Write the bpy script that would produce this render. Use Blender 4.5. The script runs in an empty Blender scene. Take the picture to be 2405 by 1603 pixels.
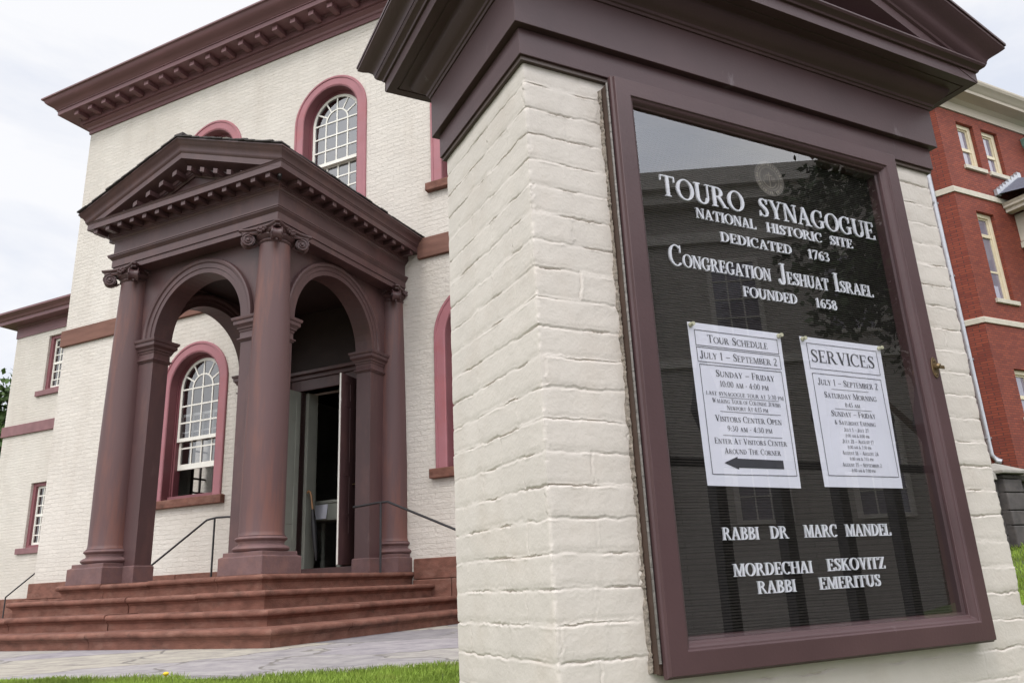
import bpy, bmesh, math, random
import numpy as np
from mathutils import Vector, Matrix
R = math.radians
random.seed(7)
C = bpy.context.scene.collection
SC = bpy.context.scene

# ------------------------------------------------------------------ camera
PITCH, ROLL, TB, TP = R(17.09333612), R(-2.69610573), R(-25.17275683), R(27.05263988)
cp, sp, cr, sr = math.cos(PITCH), math.sin(PITCH), math.cos(ROLL), math.sin(ROLL)
fw = Vector((0, cp, sp)); u0 = Vector((0, -sp, cp)); r0 = Vector((1, 0, 0))
rt = r0 * cr + u0 * sr; up = -r0 * sr + u0 * cr
cam = bpy.data.cameras.new('camera'); co = bpy.data.objects.new('camera', cam); C.objects.link(co)
cam.sensor_width = 36; cam.lens = 1843.684 * 36 / 2405; cam.clip_start = 0.05; cam.clip_end = 2000
M = Matrix.Identity(4)
for i in range(3):
    M[i][0] = rt[i]; M[i][1] = up[i]; M[i][2] = -fw[i]
co.matrix_world = M
SC.camera = co
# ------------------------------------------------------------------ world, sun, exposure
SUN_EL, SUN_DIR = R(50), Vector((-0.42, -0.907, 0))     # horizontal direction towards the sun
W = bpy.data.worlds.new('World'); SC.world = W; W.use_nodes = True
nt = W.node_tree; nt.nodes.clear()
def N(t, **k):
    n = nt.nodes.new(t)
    for a, b in k.items(): setattr(n, a, b)
    return n
out = N('ShaderNodeOutputWorld'); bg = N('ShaderNodeBackground'); bg.inputs[1].default_value = 0.1
sky = N('ShaderNodeTexSky', sky_type='NISHITA', sun_disc=False)
sky.sun_elevation = SUN_EL; sky.sun_rotation = math.atan2(SUN_DIR.x, SUN_DIR.y)
tc = N('ShaderNodeTexCoord'); mp = N('ShaderNodeMapping'); mp.inputs['Scale'].default_value = (1, 1, 2.6)
nz = N('ShaderNodeTexNoise'); nz.inputs['Scale'].default_value = 2.3; nz.inputs['Detail'].default_value = 7; nz.inputs['Roughness'].default_value = .55
nz.inputs['Distortion'].default_value = .4
rp = N('ShaderNodeValToRGB'); e = rp.color_ramp.elements
e[0].position = .33; e[0].color = (.78, .82, .92, 1); e[1].position = .53; e[1].color = (1.0, 1.0, 1.02, 1)
ml = N('ShaderNodeMix', data_type='RGBA', blend_type='MULTIPLY'); ml.inputs[0].default_value = 1
dt = N('ShaderNodeVectorMath', operation='DOT_PRODUCT'); dt.inputs[1].default_value = (SUN_DIR.x * math.cos(SUN_EL), SUN_DIR.y * math.cos(SUN_EL), math.sin(SUN_EL))
mr = N('ShaderNodeMapRange', interpolation_type='SMOOTHSTEP'); mr.inputs[1].default_value = .30; mr.inputs[2].default_value = 1.0; mr.inputs[3].default_value = 9.5; mr.inputs[4].default_value = 24.0   # overcast is brighter towards the hidden sun
cbl = N('ShaderNodeCombineXYZ')
mx = N('ShaderNodeMix', data_type='RGBA'); mx.inputs[0].default_value = .90
L = nt.links.new
L(tc.outputs['Generated'], mp.inputs[0]); L(mp.outputs[0], nz.inputs['Vector']); L(nz.outputs[0], rp.inputs[0])
L(tc.outputs['Generated'], dt.inputs[0]); L(dt.outputs['Value'], mr.inputs[0])
for i in range(3): L(mr.outputs[0], cbl.inputs[i])
L(cbl.outputs[0], ml.inputs[7]); L(rp.outputs[0], ml.inputs[6]); L(sky.outputs[0], mx.inputs[6]); L(ml.outputs[2], mx.inputs[7])
# bright cloud lobe added to lift the sky mirrored in the board glass
d2 = N('ShaderNodeVectorMath', operation='DOT_PRODUCT'); d2.inputs[1].default_value = (.76, -.36, .54)
m2_ = N('ShaderNodeMapRange', interpolation_type='SMOOTHSTEP'); m2_.inputs[1].default_value = .78; m2_.inputs[2].default_value = .98; m2_.inputs[3].default_value = 1.0; m2_.inputs[4].default_value = 2.6
vs_ = N('ShaderNodeVectorMath', operation='SCALE'); L(tc.outputs['Generated'], d2.inputs[0]); L(d2.outputs['Value'], m2_.inputs[0]); L(mx.outputs[2], vs_.inputs[0]); L(m2_.outputs[0], vs_.inputs['Scale'])
L(vs_.outputs[0], bg.inputs[0]); L(bg.outputs[0], out.inputs[0])
sl = bpy.data.lights.new('sun', 'SUN'); sl.energy = 1.0; sl.angle = R(14); sl.color = (1, .96, .90)
so = bpy.data.objects.new('sun', sl); C.objects.link(so)
sd = Vector((SUN_DIR.x * math.cos(SUN_EL), SUN_DIR.y * math.cos(SUN_EL), math.sin(SUN_EL)))
so.rotation_euler = sd.to_track_quat('Z', 'Y').to_euler()
so.location = (-20, -20, 30)
SC.view_settings.view_transform = 'Standard'; SC.view_settings.look = 'None'
SC.view_settings.exposure = 0.15; SC.view_settings.gamma = 1.0
SC.cycles.use_denoising = True
SC.cycles.max_bounces = 10; SC.cycles.transparent_max_bounces = 12

# ------------------------------------------------------------------ materials
def mat(name, col, rough=.6, var=.12, vscale=4., bump=0., bscale=40., metal=0., spec=.5, stretch=(1, 1, 1), col2=None, fac2=.5, scale2=1.5, detail=5):
    m = bpy.data.materials.new(name); m.use_nodes = True; t = m.node_tree; b = t.nodes['Principled BSDF']; l = t.links.new
    b.inputs['Roughness'].default_value = rough; b.inputs['Metallic'].default_value = metal
    b.inputs['Specular IOR Level'].default_value = spec
    tcn = t.nodes.new('ShaderNodeTexCoord'); mpn = t.nodes.new('ShaderNodeMapping'); mpn.inputs['Scale'].default_value = stretch
    l(tcn.outputs['Object'], mpn.inputs[0])
    n1 = t.nodes.new('ShaderNodeTexNoise'); n1.inputs['Scale'].default_value = vscale; n1.inputs['Detail'].default_value = detail
    l(mpn.outputs[0], n1.inputs['Vector'])
    r1 = t.nodes.new('ShaderNodeValToRGB'); ee = r1.color_ramp.elements
    ee[0].position = .3; ee[1].position = .7
    ee[0].color = tuple(c * (1 - var) for c in col) + (1,); ee[1].color = tuple(min(1, c * (1 + var)) for c in col) + (1,)
    l(n1.outputs[0], r1.inputs[0]); cur = r1.outputs[0]
    if col2:
        n2 = t.nodes.new('ShaderNodeTexNoise'); n2.inputs['Scale'].default_value = scale2; n2.inputs['Detail'].default_value = 8
        n2.inputs['Roughness'].default_value = .65; l(mpn.outputs[0], n2.inputs['Vector'])
        r2 = t.nodes.new('ShaderNodeValToRGB'); r2.color_ramp.elements[0].position = .5; r2.color_ramp.elements[1].position = .68
        r2.color_ramp.elements[1].color = (fac2, fac2, fac2, 1); l(n2.outputs[0], r2.inputs[0])
        mm = t.nodes.new('ShaderNodeMix'); mm.data_type = 'RGBA'; l(r2.outputs[0], mm.inputs[0]); l(cur, mm.inputs[6])
        mm.inputs[7].default_value = tuple(col2) + (1,); cur = mm.outputs[2]
    l(cur, b.inputs['Base Color'])
    if bump:
        n3 = t.nodes.new('ShaderNodeTexNoise'); n3.inputs['Scale'].default_value = bscale; n3.inputs['Detail'].default_value = 6
        l(mpn.outputs[0], n3.inputs['Vector'])
        bp = t.nodes.new('ShaderNodeBump'); bp.inputs['Strength'].default_value = bump; bp.inputs['Distance'].default_value = .01
        l(n3.outputs[0], bp.inputs['Height']); l(bp.outputs[0], b.inputs['Normal'])
    return m
def brick_mat(name, c1, c2, mortar, bw, bh, ms, bump=.5, dist=.01, rough=.75, noise=1., swap=True, wobble=.012):
    """painted or bare brick on a vertical wall: local x (or y on returns) and z drive the courses"""
    m = bpy.data.materials.new(name); m.use_nodes = True; t = m.node_tree; b = t.nodes['Principled BSDF']; l = t.links.new
    b.inputs['Roughness'].default_value = rough; b.inputs['Specular IOR Level'].default_value = .3
    tcn = t.nodes.new('ShaderNodeTexCoord'); sep = t.nodes.new('ShaderNodeSeparateXYZ'); l(tcn.outputs['Object'], sep.inputs[0])
    ad = t.nodes.new('ShaderNodeMath'); ad.operation = 'ADD'; l(sep.outputs[0], ad.inputs[0]); l(sep.outputs[1], ad.inputs[1])
    cmb = t.nodes.new('ShaderNodeCombineXYZ'); l(ad.outputs[0], cmb.inputs[0]); l(sep.outputs[2], cmb.inputs[1])
    nw = t.nodes.new('ShaderNodeTexNoise'); nw.inputs['Scale'].default_value = 3.; nw.inputs['Detail'].default_value = 4; l(cmb.outputs[0], nw.inputs['Vector'])
    vs = t.nodes.new('ShaderNodeVectorMath'); vs.operation = 'SCALE'; vs.inputs['Scale'].default_value = wobble; l(nw.outputs['Color'], vs.inputs[0])
    va = t.nodes.new('ShaderNodeVectorMath'); va.operation = 'ADD'; l(cmb.outputs[0], va.inputs[0]); l(vs.outputs[0], va.inputs[1])
    br = t.nodes.new('ShaderNodeTexBrick'); l(va.outputs[0], br.inputs['Vector']); br.inputs['Scale'].default_value = 1
    br.inputs['Brick Width'].default_value = bw; br.inputs['Row Height'].default_value = bh; br.inputs['Mortar Size'].default_value = ms
    br.inputs['Mortar Smooth'].default_value = .4
    br.inputs['Color1'].default_value = tuple(c1) + (1,); br.inputs['Color2'].default_value = tuple(c2) + (1,); br.inputs['Mortar'].default_value = tuple(mortar) + (1,)
    n2 = t.nodes.new('ShaderNodeTexNoise'); n2.inputs['Scale'].default_value = .9; n2.inputs['Detail'].default_value = 8; l(tcn.outputs['Object'], n2.inputs['Vector'])
    r2 = t.nodes.new('ShaderNodeValToRGB'); r2.color_ramp.elements[0].position = .35; r2.color_ramp.elements[0].color = (.90, .89, .88, 1); r2.color_ramp.elements[1].position = .65
    l(n2.outputs[0], r2.inputs[0])
    mm = t.nodes.new('ShaderNodeMix'); mm.data_type = 'RGBA'; mm.blend_type = 'MULTIPLY'; mm.inputs[0].default_value = 1
    l(br.outputs['Color'], mm.inputs[6]); l(r2.outputs[0], mm.inputs[7]); l(mm.outputs[2], b.inputs['Base Color'])
    n3 = t.nodes.new('ShaderNodeTexNoise'); n3.inputs['Scale'].default_value = 34; n3.inputs['Detail'].default_value = 5; l(va.outputs[0], n3.inputs['Vector'])
    mps = t.nodes.new('ShaderNodeMapping'); mps.inputs['Scale'].default_value = (7, 26, 1); l(va.outputs[0], mps.inputs[0]); n4 = t.nodes.new('ShaderNodeTexNoise'); n4.inputs['Scale'].default_value = 1; n4.inputs['Detail'].default_value = 4; l(mps.outputs[0], n4.inputs['Vector'])
    mxn = t.nodes.new('ShaderNodeMath'); mxn.operation = 'MULTIPLY_ADD'; mxn.inputs[1].default_value = .7; l(n4.outputs[0], mxn.inputs[0]); l(n3.outputs[0], mxn.inputs[2])
    sc3 = t.nodes.new('ShaderNodeMath'); sc3.operation = 'MULTIPLY'; sc3.inputs[1].default_value = .6 * noise; l(mxn.outputs[0], sc3.inputs[0])
    sb = t.nodes.new('ShaderNodeMath'); sb.operation = 'SUBTRACT'; l(sc3.outputs[0], sb.inputs[0]); l(br.outputs['Fac'], sb.inputs[1])
    bp = t.nodes.new('ShaderNodeBump'); bp.inputs['Strength'].default_value = bump; bp.inputs['Distance'].default_value = dist
    l(sb.outputs[0], bp.inputs['Height']); l(bp.outputs[0], b.inputs['Normal'])
    return m
BROWN = mat('brown_paint', (.079, .041, .041), .42, .09, 3, .12, 30, spec=.4, col2=(.145, .070, .060), fac2=.4, scale2=5, stretch=(1, 1, .35))
BROWNP = mat('brown_paint_pillar', (.076, .041, .043), .46, .10, 5, .05, 140, spec=.35, col2=(.094, .052, .052), fac2=.5, scale2=3.)
def add_scuffs(m, col, scale, stretch, lo, hi, fac):
    t = m.node_tree; l = t.links.new; b = t.nodes['Principled BSDF']; src = b.inputs['Base Color'].links[0].from_socket
    a = t.nodes.new('ShaderNodeTexCoord'); p = t.nodes.new('ShaderNodeMapping'); p.inputs['Scale'].default_value = stretch; l(a.outputs['Object'], p.inputs[0])
    n = t.nodes.new('ShaderNodeTexNoise'); n.inputs['Scale'].default_value = scale; n.inputs['Detail'].default_value = 9; n.inputs['Roughness'].default_value = .7; l(p.outputs[0], n.inputs['Vector'])
    r = t.nodes.new('ShaderNodeValToRGB'); r.color_ramp.elements[0].position = lo; r.color_ramp.elements[1].position = hi; r.color_ramp.elements[1].color = (fac, fac, fac, 1); l(n.outputs[0], r.inputs[0])
    x = t.nodes.new('ShaderNodeMix'); x.data_type = 'RGBA'; l(r.outputs[0], x.inputs[0]); l(src, x.inputs[6]); x.inputs[7].default_value = tuple(col) + (1,); l(x.outputs[2], b.inputs['Base Color'])
add_scuffs(BROWNP, (.24, .20, .21), 9, (1, 1, .3), .66, .74, .45)
add_scuffs(BROWN, (.19, .125, .115), 7, (1, 1, .4), .62, .76, .35)
COLUMN = mat('brown_paint_column', (.102, .054, .053), .5, .10, 3, .14, 30, spec=.35, col2=(.20, .080, .055), fac2=.55, scale2=7, stretch=(1, 1, .10))
PLINTH = mat('brown_paint_stone', (.140, .080, .078), .6, .14, 9, .25, 40, spec=.3, col2=(.21, .105, .085), fac2=.5, scale2=6)
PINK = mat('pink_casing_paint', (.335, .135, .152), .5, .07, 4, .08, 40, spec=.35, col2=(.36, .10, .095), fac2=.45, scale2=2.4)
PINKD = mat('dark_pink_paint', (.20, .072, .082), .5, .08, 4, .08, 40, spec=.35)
STONE = mat('brownstone', (.165, .074, .054), .8, .28, 7, .5, 60, spec=.2, col2=(.235, .125, .095), fac2=.7, scale2=4.5, stretch=(1, 1, 2))
BELT = mat('brownstone_belt', (.175, .088, .067), .8, .15, 5, .35, 50, spec=.2, stretch=(.5, 1, 3))
WINGBELT = mat('mauve_stone', (.23, .125, .13), .8, .12, 5, .2, 50, spec=.2)
CREAM = brick_mat('cream_painted_brick', (.655, .605, .545), (.615, .57, .515), (.60, .55, .49), .21, .0683, .004, .62, .012, .7, 2.2, wobble=.03)
add_scuffs(CREAM, (.47, .41, .35), 1.6, (1, 1, .22), .50, .72, .45)
add_scuffs(STONE, (.07, .045, .035), 6, (1, 1, 1.5), .56, .70, .6)
SILLW = mat('white_paint', (.78, .75, .68), .45, .04, 5, .05, 40)
PILLAR = mat('cream_pillar_paint', (.600, .548, .492), .55, .045, 6, .10, 160, spec=.35, col2=(.54, .475, .41), fac2=.55, scale2=5)
add_scuffs(PILLAR, (.40, .34, .28), 14, (1, 1, .6), .66, .80, .5)
SHINGLE = mat('dark_shingle', (.045, .038, .036), .85, .3, 14, .5, 40)
IRON = mat('black_iron', (.022, .020, .022), .5, .2, 20, .2, 80)
PATH = None
WOODG = mat('sage_door_paint', (.33, .34, .29), .5, .06, 5, .06, 40)
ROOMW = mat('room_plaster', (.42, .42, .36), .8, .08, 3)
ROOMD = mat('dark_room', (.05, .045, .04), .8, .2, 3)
WOODD = mat('dark_wood', (.06, .035, .025), .5, .2, 9)
TAN = mat('tan_wood', (.35, .18, .08), .5, .2, 9)
PAPER = mat('white_paper', (.80, .80, .88), .7, .015, 6)
INK = mat('printed_ink', (.05, .05, .06), .7, .1, 20)
LETTER = mat('white_letter_plastic', (.82, .83, .88), .4, .03, 10)
FELT = mat('black_felt', (.034, .030, .027), .95, .2, 60, .3, 300, spec=.1)
BRASS = mat('tarnished_brass', (.20, .14, .075), .45, .25, 30, .3, 60, metal=.8)
STEEL = mat('dull_steel', (.20, .185, .17), .5, .3, 60, .3, 60, metal=.7)
ZINC = mat('galvanised_steel', (.40, .41, .44), .40, .08, 6, .05, 30, metal=.35)
PINM = mat('clear_pin_plastic', (.62, .60, .42), .15, .05, 20)
CAULK = mat('cracked_caulk', (.24, .205, .17), .9, .4, 60, .6, 120)
SEAL = mat('seal_bronze', (.05, .043, .035), .6, .15, 60, .2, 80)
SEALL = mat('seal_relief', (.22, .19, .15), .6, .15, 60, .2, 80)
REDBRICK = brick_mat('red_brick', (.275, .064, .036), (.19, .042, .028), (.11, .04, .032), .21, .075, .011, .5, .01, .8, .6, wobble=.0)
LIME = mat('limestone_trim', (.50, .46, .38), .8, .08, 6, .2, 40)
CREAMT = mat('cream_trim_paint', (.64, .56, .40), .5, .05, 5)
COPPER = mat('verdigris_copper', (.16, .28, .23), .6, .2, 8)
SLATE = mat('grey_slate', (.10, .105, .14), .6, .2, 12, .3, 30)
GRANITE = mat('dark_rubble_stone', (.085, .075, .072), .85, .35, 3.5, .9, 9, col2=(.13, .11, .10), fac2=.6, scale2=6)
CAPST = mat('grey_cap_stone', (.30, .28, .25), .85, .15, 8, .4, 30)
RUST = mat('rusty_pipe', (.30, .15, .05), .7, .3, 14)
CLAP = brick_mat('grey_clapboard', (.50, .46, .43), (.48, .445, .415), (.33, .31, .29), 6., .13, .012, .5, .02, .8, .5)
TRIMG = mat('grey_trim', (.62, .58, .54), .6, .08, 5)
ASPH = mat('asphalt', (.05, .05, .052), .9, .2, 9, .4, 80)
BARK = mat('bark', (.09, .065, .045), .9, .3, 12, .6, 30, stretch=(1, 1, .3))
LEAF = mat('leaf_green', (.055, .095, .022), .6, .45, 1.6, spec=.3)
LEAFD = mat('leaf_dark_green', (.03, .05, .016), .6, .45, 1.6, spec=.3)
DIRT = mat('soil_turf', (.07, .095, .025), .95, .4, 14, .6, 50)
GRASS = mat('grass_blade', (.21, .30, .045), .6, .45, 2.2, spec=.25, col2=(.27, .29, .07), fac2=.6, scale2=9)
YEL = mat('dandelion_yellow', (.8, .55, .03), .6, .1, 20)
def flagstone():
    m = bpy.data.materials.new('flagstone'); m.use_nodes = True; t = m.node_tree; b = t.nodes['Principled BSDF']; l = t.links.new
    b.inputs['Roughness'].default_value = .75
    tcn = t.nodes.new('ShaderNodeTexCoord'); nw = t.nodes.new('ShaderNodeTexNoise'); nw.inputs['Scale'].default_value = 2.2; nw.inputs['Detail'].default_value = 4
    l(tcn.outputs['Object'], nw.inputs['Vector'])
    vs = t.nodes.new('ShaderNodeVectorMath'); vs.operation = 'SCALE'; vs.inputs['Scale'].default_value = .5; l(nw.outputs['Color'], vs.inputs[0])
    va = t.nodes.new('ShaderNodeVectorMath'); va.operation = 'ADD'; l(tcn.outputs['Object'], va.inputs[0]); l(vs.outputs[0], va.inputs[1])
    v1 = t.nodes.new('ShaderNodeTexVoronoi'); v1.inputs['Scale'].default_value = 1.0; l(va.outputs[0], v1.inputs['Vector'])
    v2 = t.nodes.new('ShaderNodeTexVoronoi'); v2.feature = 'DISTANCE_TO_EDGE'; v2.inputs['Scale'].default_value = 1.0; l(va.outputs[0], v2.inputs['Vector'])
    sep = t.nodes.new('ShaderNodeSeparateColor'); l(v1.outputs['Color'], sep.inputs[0])
    rr = t.nodes.new('ShaderNodeValToRGB'); ee = rr.color_ramp.elements; ee[0].color = (.20, .19, .205, 1); ee[1].color = (.38, .35, .305, 1)
    x = ee.new(.35); x.color = (.35, .33, .33, 1); x = ee.new(.6); x.color = (.30, .28, .30, 1); x = ee.new(.8); x.color = (.37, .35, .305, 1)
    l(sep.outputs[0], rr.inputs[0])
    ns = t.nodes.new('ShaderNodeTexNoise'); ns.inputs['Scale'].default_value = 5; ns.inputs['Detail'].default_value = 9; ns.inputs['Roughness'].default_value = .7; l(tcn.outputs['Object'], ns.inputs['Vector'])
    rs = t.nodes.new('ShaderNodeValToRGB'); rs.color_ramp.elements[0].position = .35; rs.color_ramp.elements[0].color = (.66, .64, .66, 1); rs.color_ramp.elements[1].position = .62; rs.color_ramp.elements[1].color = (1.1, 1.08, 1.02, 1)
    l(ns.outputs[0], rs.inputs[0])
    mm = t.nodes.new('ShaderNodeMix'); mm.data_type = 'RGBA'; mm.blend_type = 'MULTIPLY'; mm.inputs[0].default_value = 1; l(rr.outputs[0], mm.inputs[6]); l(rs.outputs[0], mm.inputs[7])
    re = t.nodes.new('ShaderNodeValToRGB'); re.color_ramp.elements[0].position = .006; re.color_ramp.elements[1].position = .018; l(v2.outputs['Distance'], re.inputs[0])
    m2 = t.nodes.new('ShaderNodeMix'); m2.data_type = 'RGBA'; l(re.outputs[0], m2.inputs[0]); m2.inputs[6].default_value = (.17, .155, .14, 1); l(mm.outputs[2], m2.inputs[7])
    l(m2.outputs[2], b.inputs['Base Color'])
    ad = t.nodes.new('ShaderNodeMath'); ad.operation = 'ADD'; l(ns.outputs[0], ad.inputs[0]); l(re.outputs[0], ad.inputs[1])
    bp = t.nodes.new('ShaderNodeBump'); bp.inputs['Strength'].default_value = .5; bp.inputs['Distance'].default_value = .02; l(ad.outputs[0], bp.inputs['Height']); l(bp.outputs[0], b.inputs['Normal'])
    return m
PATH = flagstone()
def glass(name, ior=1.6, tint=(1, 1, 1), solid=None, rough=0.0):
    """clear pane: reflection by angle, the rest lets the room behind show (or a dark curtain colour)"""
    m = bpy.data.materials.new(name); m.use_nodes = True; t = m.node_tree; t.nodes.clear(); l = t.links.new
    o = t.nodes.new('ShaderNodeOutputMaterial'); mx = t.nodes.new('ShaderNodeMixShader'); fr = t.nodes.new('ShaderNodeFresnel'); fr.inputs[0].default_value = ior
    gl = t.nodes.new('ShaderNodeBsdfGlossy'); gl.inputs['Roughness'].default_value = rough
    if solid:
        tr = t.nodes.new('ShaderNodeBsdfDiffuse'); tr.inputs[0].default_value = tuple(solid) + (1,)
    else:
        tr = t.nodes.new('ShaderNodeBsdfTransparent'); tr.inputs[0].default_value = tuple(tint) + (1,)
    geo = t.nodes.new('ShaderNodeNewGeometry'); mpn = t.nodes.new('ShaderNodeTexCoord')
    nzn = t.nodes.new('ShaderNodeTexNoise'); nzn.inputs['Scale'].default_value = 2.2; l(mpn.outputs['Object'], nzn.inputs['Vector'])
    bp = t.nodes.new('ShaderNodeBump'); bp.inputs['Strength'].default_value = .05 if name != 'board_glass' else .0; bp.inputs['Distance'].default_value = .05
    l(nzn.outputs[0], bp.inputs['Height']); l(bp.outputs[0], gl.inputs['Normal'])
    iv = t.nodes.new('ShaderNodeMix'); iv.data_type = 'FLOAT'; iv.inputs[2].default_value = ior; iv.inputs[3].default_value = 1 / ior   # same reflectance from either side of the thin pane
    l(geo.outputs['Backfacing'], iv.inputs[0]); l(iv.outputs[0], fr.inputs[0])
    l(fr.outputs[0], mx.inputs[0]); l(tr.outputs[0], mx.inputs[1]); l(gl.outputs[0], mx.inputs[2]); l(mx.outputs[0], o.inputs[0])
    return m
PANE = glass('window_glass', 2.7, (.55, .57, .6))
BGLASS = glass('board_glass', 2.25, (.96, .96, .97))
PANED = glass('far_window_glass', 2.2, solid=(.22, .20, .25))

# ------------------------------------------------------------------ mesh helpers
class MB:
    def __init__(s): s.v = []; s.f = []
    def add(s, vs, fs):
        n = len(s.v); s.v += [tuple(v) for v in vs]; s.f += [tuple(i + n for i in f) for f in fs]
    def box(s, x0, x1, y0, y1, z0, z1):
        s.add([(x0, y0, z0), (x1, y0, z0), (x1, y1, z0), (x0, y1, z0), (x0, y0, z1), (x1, y0, z1), (x1, y1, z1), (x0, y1, z1)],
              [(0, 3, 2, 1), (4, 5, 6, 7), (0, 1, 5, 4), (1, 2, 6, 5), (2, 3, 7, 6), (3, 0, 4, 7)])
        return s
    def grid(s, rows, closed_u=False, closed_v=False):
        """rows: list of equal-length rings"""
        n = len(s.v); a = len(rows); b = len(rows[0])
        for r in rows: s.v += [tuple(p) for p in r]
        for i in range(a if closed_u else a - 1):
            for j in range(b if closed_v else b - 1):
                i2, j2 = (i + 1) % a, (j + 1) % b
                s.f.append((n + i * b + j, n + i2 * b + j, n + i2 * b + j2, n + i * b + j2))
        return s
    def sweep(s, path, prof, closed=False, caps=True):
        """moulding: path 2-D (outward = left of travel), prof (out, z)"""
        k = len(path); rows = []
        for i, p in enumerate(path):
            nb = []
            if closed or i > 0: a = path[i - 1]; d = Vector((p[0] - a[0], p[1] - a[1])).normalized(); nb.append(Vector((-d.y, d.x)))
            if closed or i < k - 1: a = path[(i + 1) % k]; d = Vector((a[0] - p[0], a[1] - p[1])).normalized(); nb.append(Vector((-d.y, d.x)))
            if len(nb) == 2: m = nb[0] + nb[1]; m = m / max(.2, m.dot(nb[0]))
            else: m = nb[0]
            rows.append([(p[0] + m.x * e, p[1] + m.y * e, z) for e, z in prof])
        n = len(s.v); s.grid(rows, closed_u=closed)
        if caps and not closed:
            b = len(prof); s.f.append(tuple(n + j for j in range(b))); s.f.append(tuple(n + (k - 1) * b + j for j in reversed(range(b))))
        return s
    def arch(s, cx, cz, y, prof, a0=0, a1=180, n=36, sgn=-1, axis='y'):
        """prof (radius, out) turned about a horizontal axis; out goes to -y (sgn -1)"""
        rows = []
        for i in range(n + 1):
            a = R(a0 + (a1 - a0) * i / n)
            if axis == 'y': rows.append([(cx + r * math.cos(a), y + sgn * o, cz + r * math.sin(a)) for r, o in prof])
            else: rows.append([(y + sgn * o, cx + r * math.cos(a), cz + r * math.sin(a)) for r, o in prof])
        return s.grid(rows)
    def lathe(s, cx, cy, prof, n=32):
        rows = [[(cx + r * math.cos(2 * math.pi * i / n), cy + r * math.sin(2 * math.pi * i / n), z) for i in range(n)] for r, z in prof]
        m = len(s.v); s.grid(rows, closed_v=True)
        s.f.append(tuple(m + i for i in reversed(range(n)))); s.f.append(tuple(m + (len(prof) - 1) * n + i for i in range(n)))
        return s
    def tube(s, pts, r, n=8, cap=True):
        pts = [Vector(p) for p in pts]; rows = []
        rad = r if isinstance(r, (list, tuple)) else [r] * len(pts)
        for i, p in enumerate(pts):
            d = (pts[min(i + 1, len(pts) - 1)] - pts[max(i - 1, 0)]).normalized()
            a = Vector((0, 0, 1)) if abs(d.z) < .9 else Vector((1, 0, 0))
            x = d.cross(a).normalized(); y = d.cross(x)
            rows.append([p + (x * math.cos(2 * math.pi * j / n) + y * math.sin(2 * math.pi * j / n)) * rad[i] for j in range(n)])
        m = len(s.v); s.grid(rows, closed_v=True)
        if cap: s.f.append(tuple(m + i for i in range(n))); s.f.append(tuple(m + (len(pts) - 1) * n + i for i in reversed(range(n))))
        return s
    def poly(s, pts, a, b, axis='y'):
        """2-D outline (concave allowed) extruded between a and b along axis"""
        n = len(pts); m = len(s.v)
        mk = {'y': lambda p, t: (p[0], t, p[1]), 'x': lambda p, t: (t, p[0], p[1]), 'z': lambda p, t: (p[0], p[1], t)}[axis]
        s.v += [mk(p, a) for p in pts] + [mk(p, b) for p in pts]
        s.f.append(tuple(m + i for i in range(n))); s.f.append(tuple(m + n + i for i in reversed(range(n))))
        for i in range(n): j = (i + 1) % n; s.f.append((m + i, m + n + i, m + n + j, m + j))
        return s
    def build(s, name, material, parent=None, smooth=0, bevel=0, loc=None, rotz=0, fix=True):
        me = bpy.data.meshes.new(name); me.from_pydata(s.v, [], s.f); me.update()
        if fix:
            bm = bmesh.new(); bm.from_mesh(me); bmesh.ops.recalc_face_normals(bm, faces=bm.faces); bm.to_mesh(me); bm.free()
        me.materials.append(material)
        o = bpy.data.objects.new(name, me); C.objects.link(o)
        if parent: o.parent = parent
        if loc is not None: o.location = loc
        o.rotation_euler.z = rotz
        if smooth:
            for p in me.polygons: p.use_smooth = True
            try: me.set_sharp_from_angle(angle=R(smooth))
            except Exception: pass
        if bevel:
            b = o.modifiers.new('bevel', 'BEVEL'); b.width = bevel; b.segments = 2; b.limit_method = 'ANGLE'; b.angle_limit = R(35)
        return o
def tag(o, label=None, cat=None, group=None, kind=None):
    for k, v in (('label', label), ('category', cat), ('group', group), ('kind', kind)):
        if v: o[k] = v
    return o
def empty(name, loc, rotz=0, label=None, cat=None, group=None):
    o = bpy.data.objects.new(name, None); C.objects.link(o); o.location = loc; o.rotation_euler.z = rotz; o.empty_display_size = .2
    return tag(o, label, cat, group)
def dup(o, parent, loc):
    c = o.copy(); C.objects.link(c); c.parent = parent; c.location = loc; return c

B0 = Vector((-2.45386214, 7.78770931, 0.19152764))      # synagogue frame: x along its front, y into it, z 0 = porch floor
A0 = Vector((0.05764688, 1.61461824, -0.02822465))      # gate pillar frame
def bw(u, v, z=0): return B0 + Matrix.Rotation(TB, 3, 'Z') @ Vector((u, v, z))
def pw(x, y, z=0): return A0 + Matrix.Rotation(TP, 3, 'Z') @ Vector((x, y, z))
GZ = -0.395                                               # world height of the forecourt
GB = GZ - B0.z                                            # the same in the synagogue frame

# ================================================================== SETTING
def ground_h(x, y):
    h = GZ - .006
    d = max(0., x - 5.6); t = min(1, d / 4.0); h += .83 * (t * t * (3 - 2 * t)) * min(1, max(0, (y - 2.0) / 3))
    if y < 1.0: h -= 1.05 * min(1, max(0, (1.0 - y) / .9)) * (1 if True else 0)
    return h
g = MB()
xs = sorted(set([-900, -300, -90, -40, -20, -10] + list(np.arange(-8, 14, .5)) + [14, 16, 20, 30, 60, 200, 900]))
ys = sorted(set([-900, -200, -60, -20, -8, -4] + list(np.arange(-2, 20, .5)) + [20, 25, 30, 40, 70, 200, 900]))
g.grid([[(x, y, ground_h(x, y)) for y in ys] for x in xs])
tag(g.build('ground', DIRT, smooth=60), kind='structure')
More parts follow.
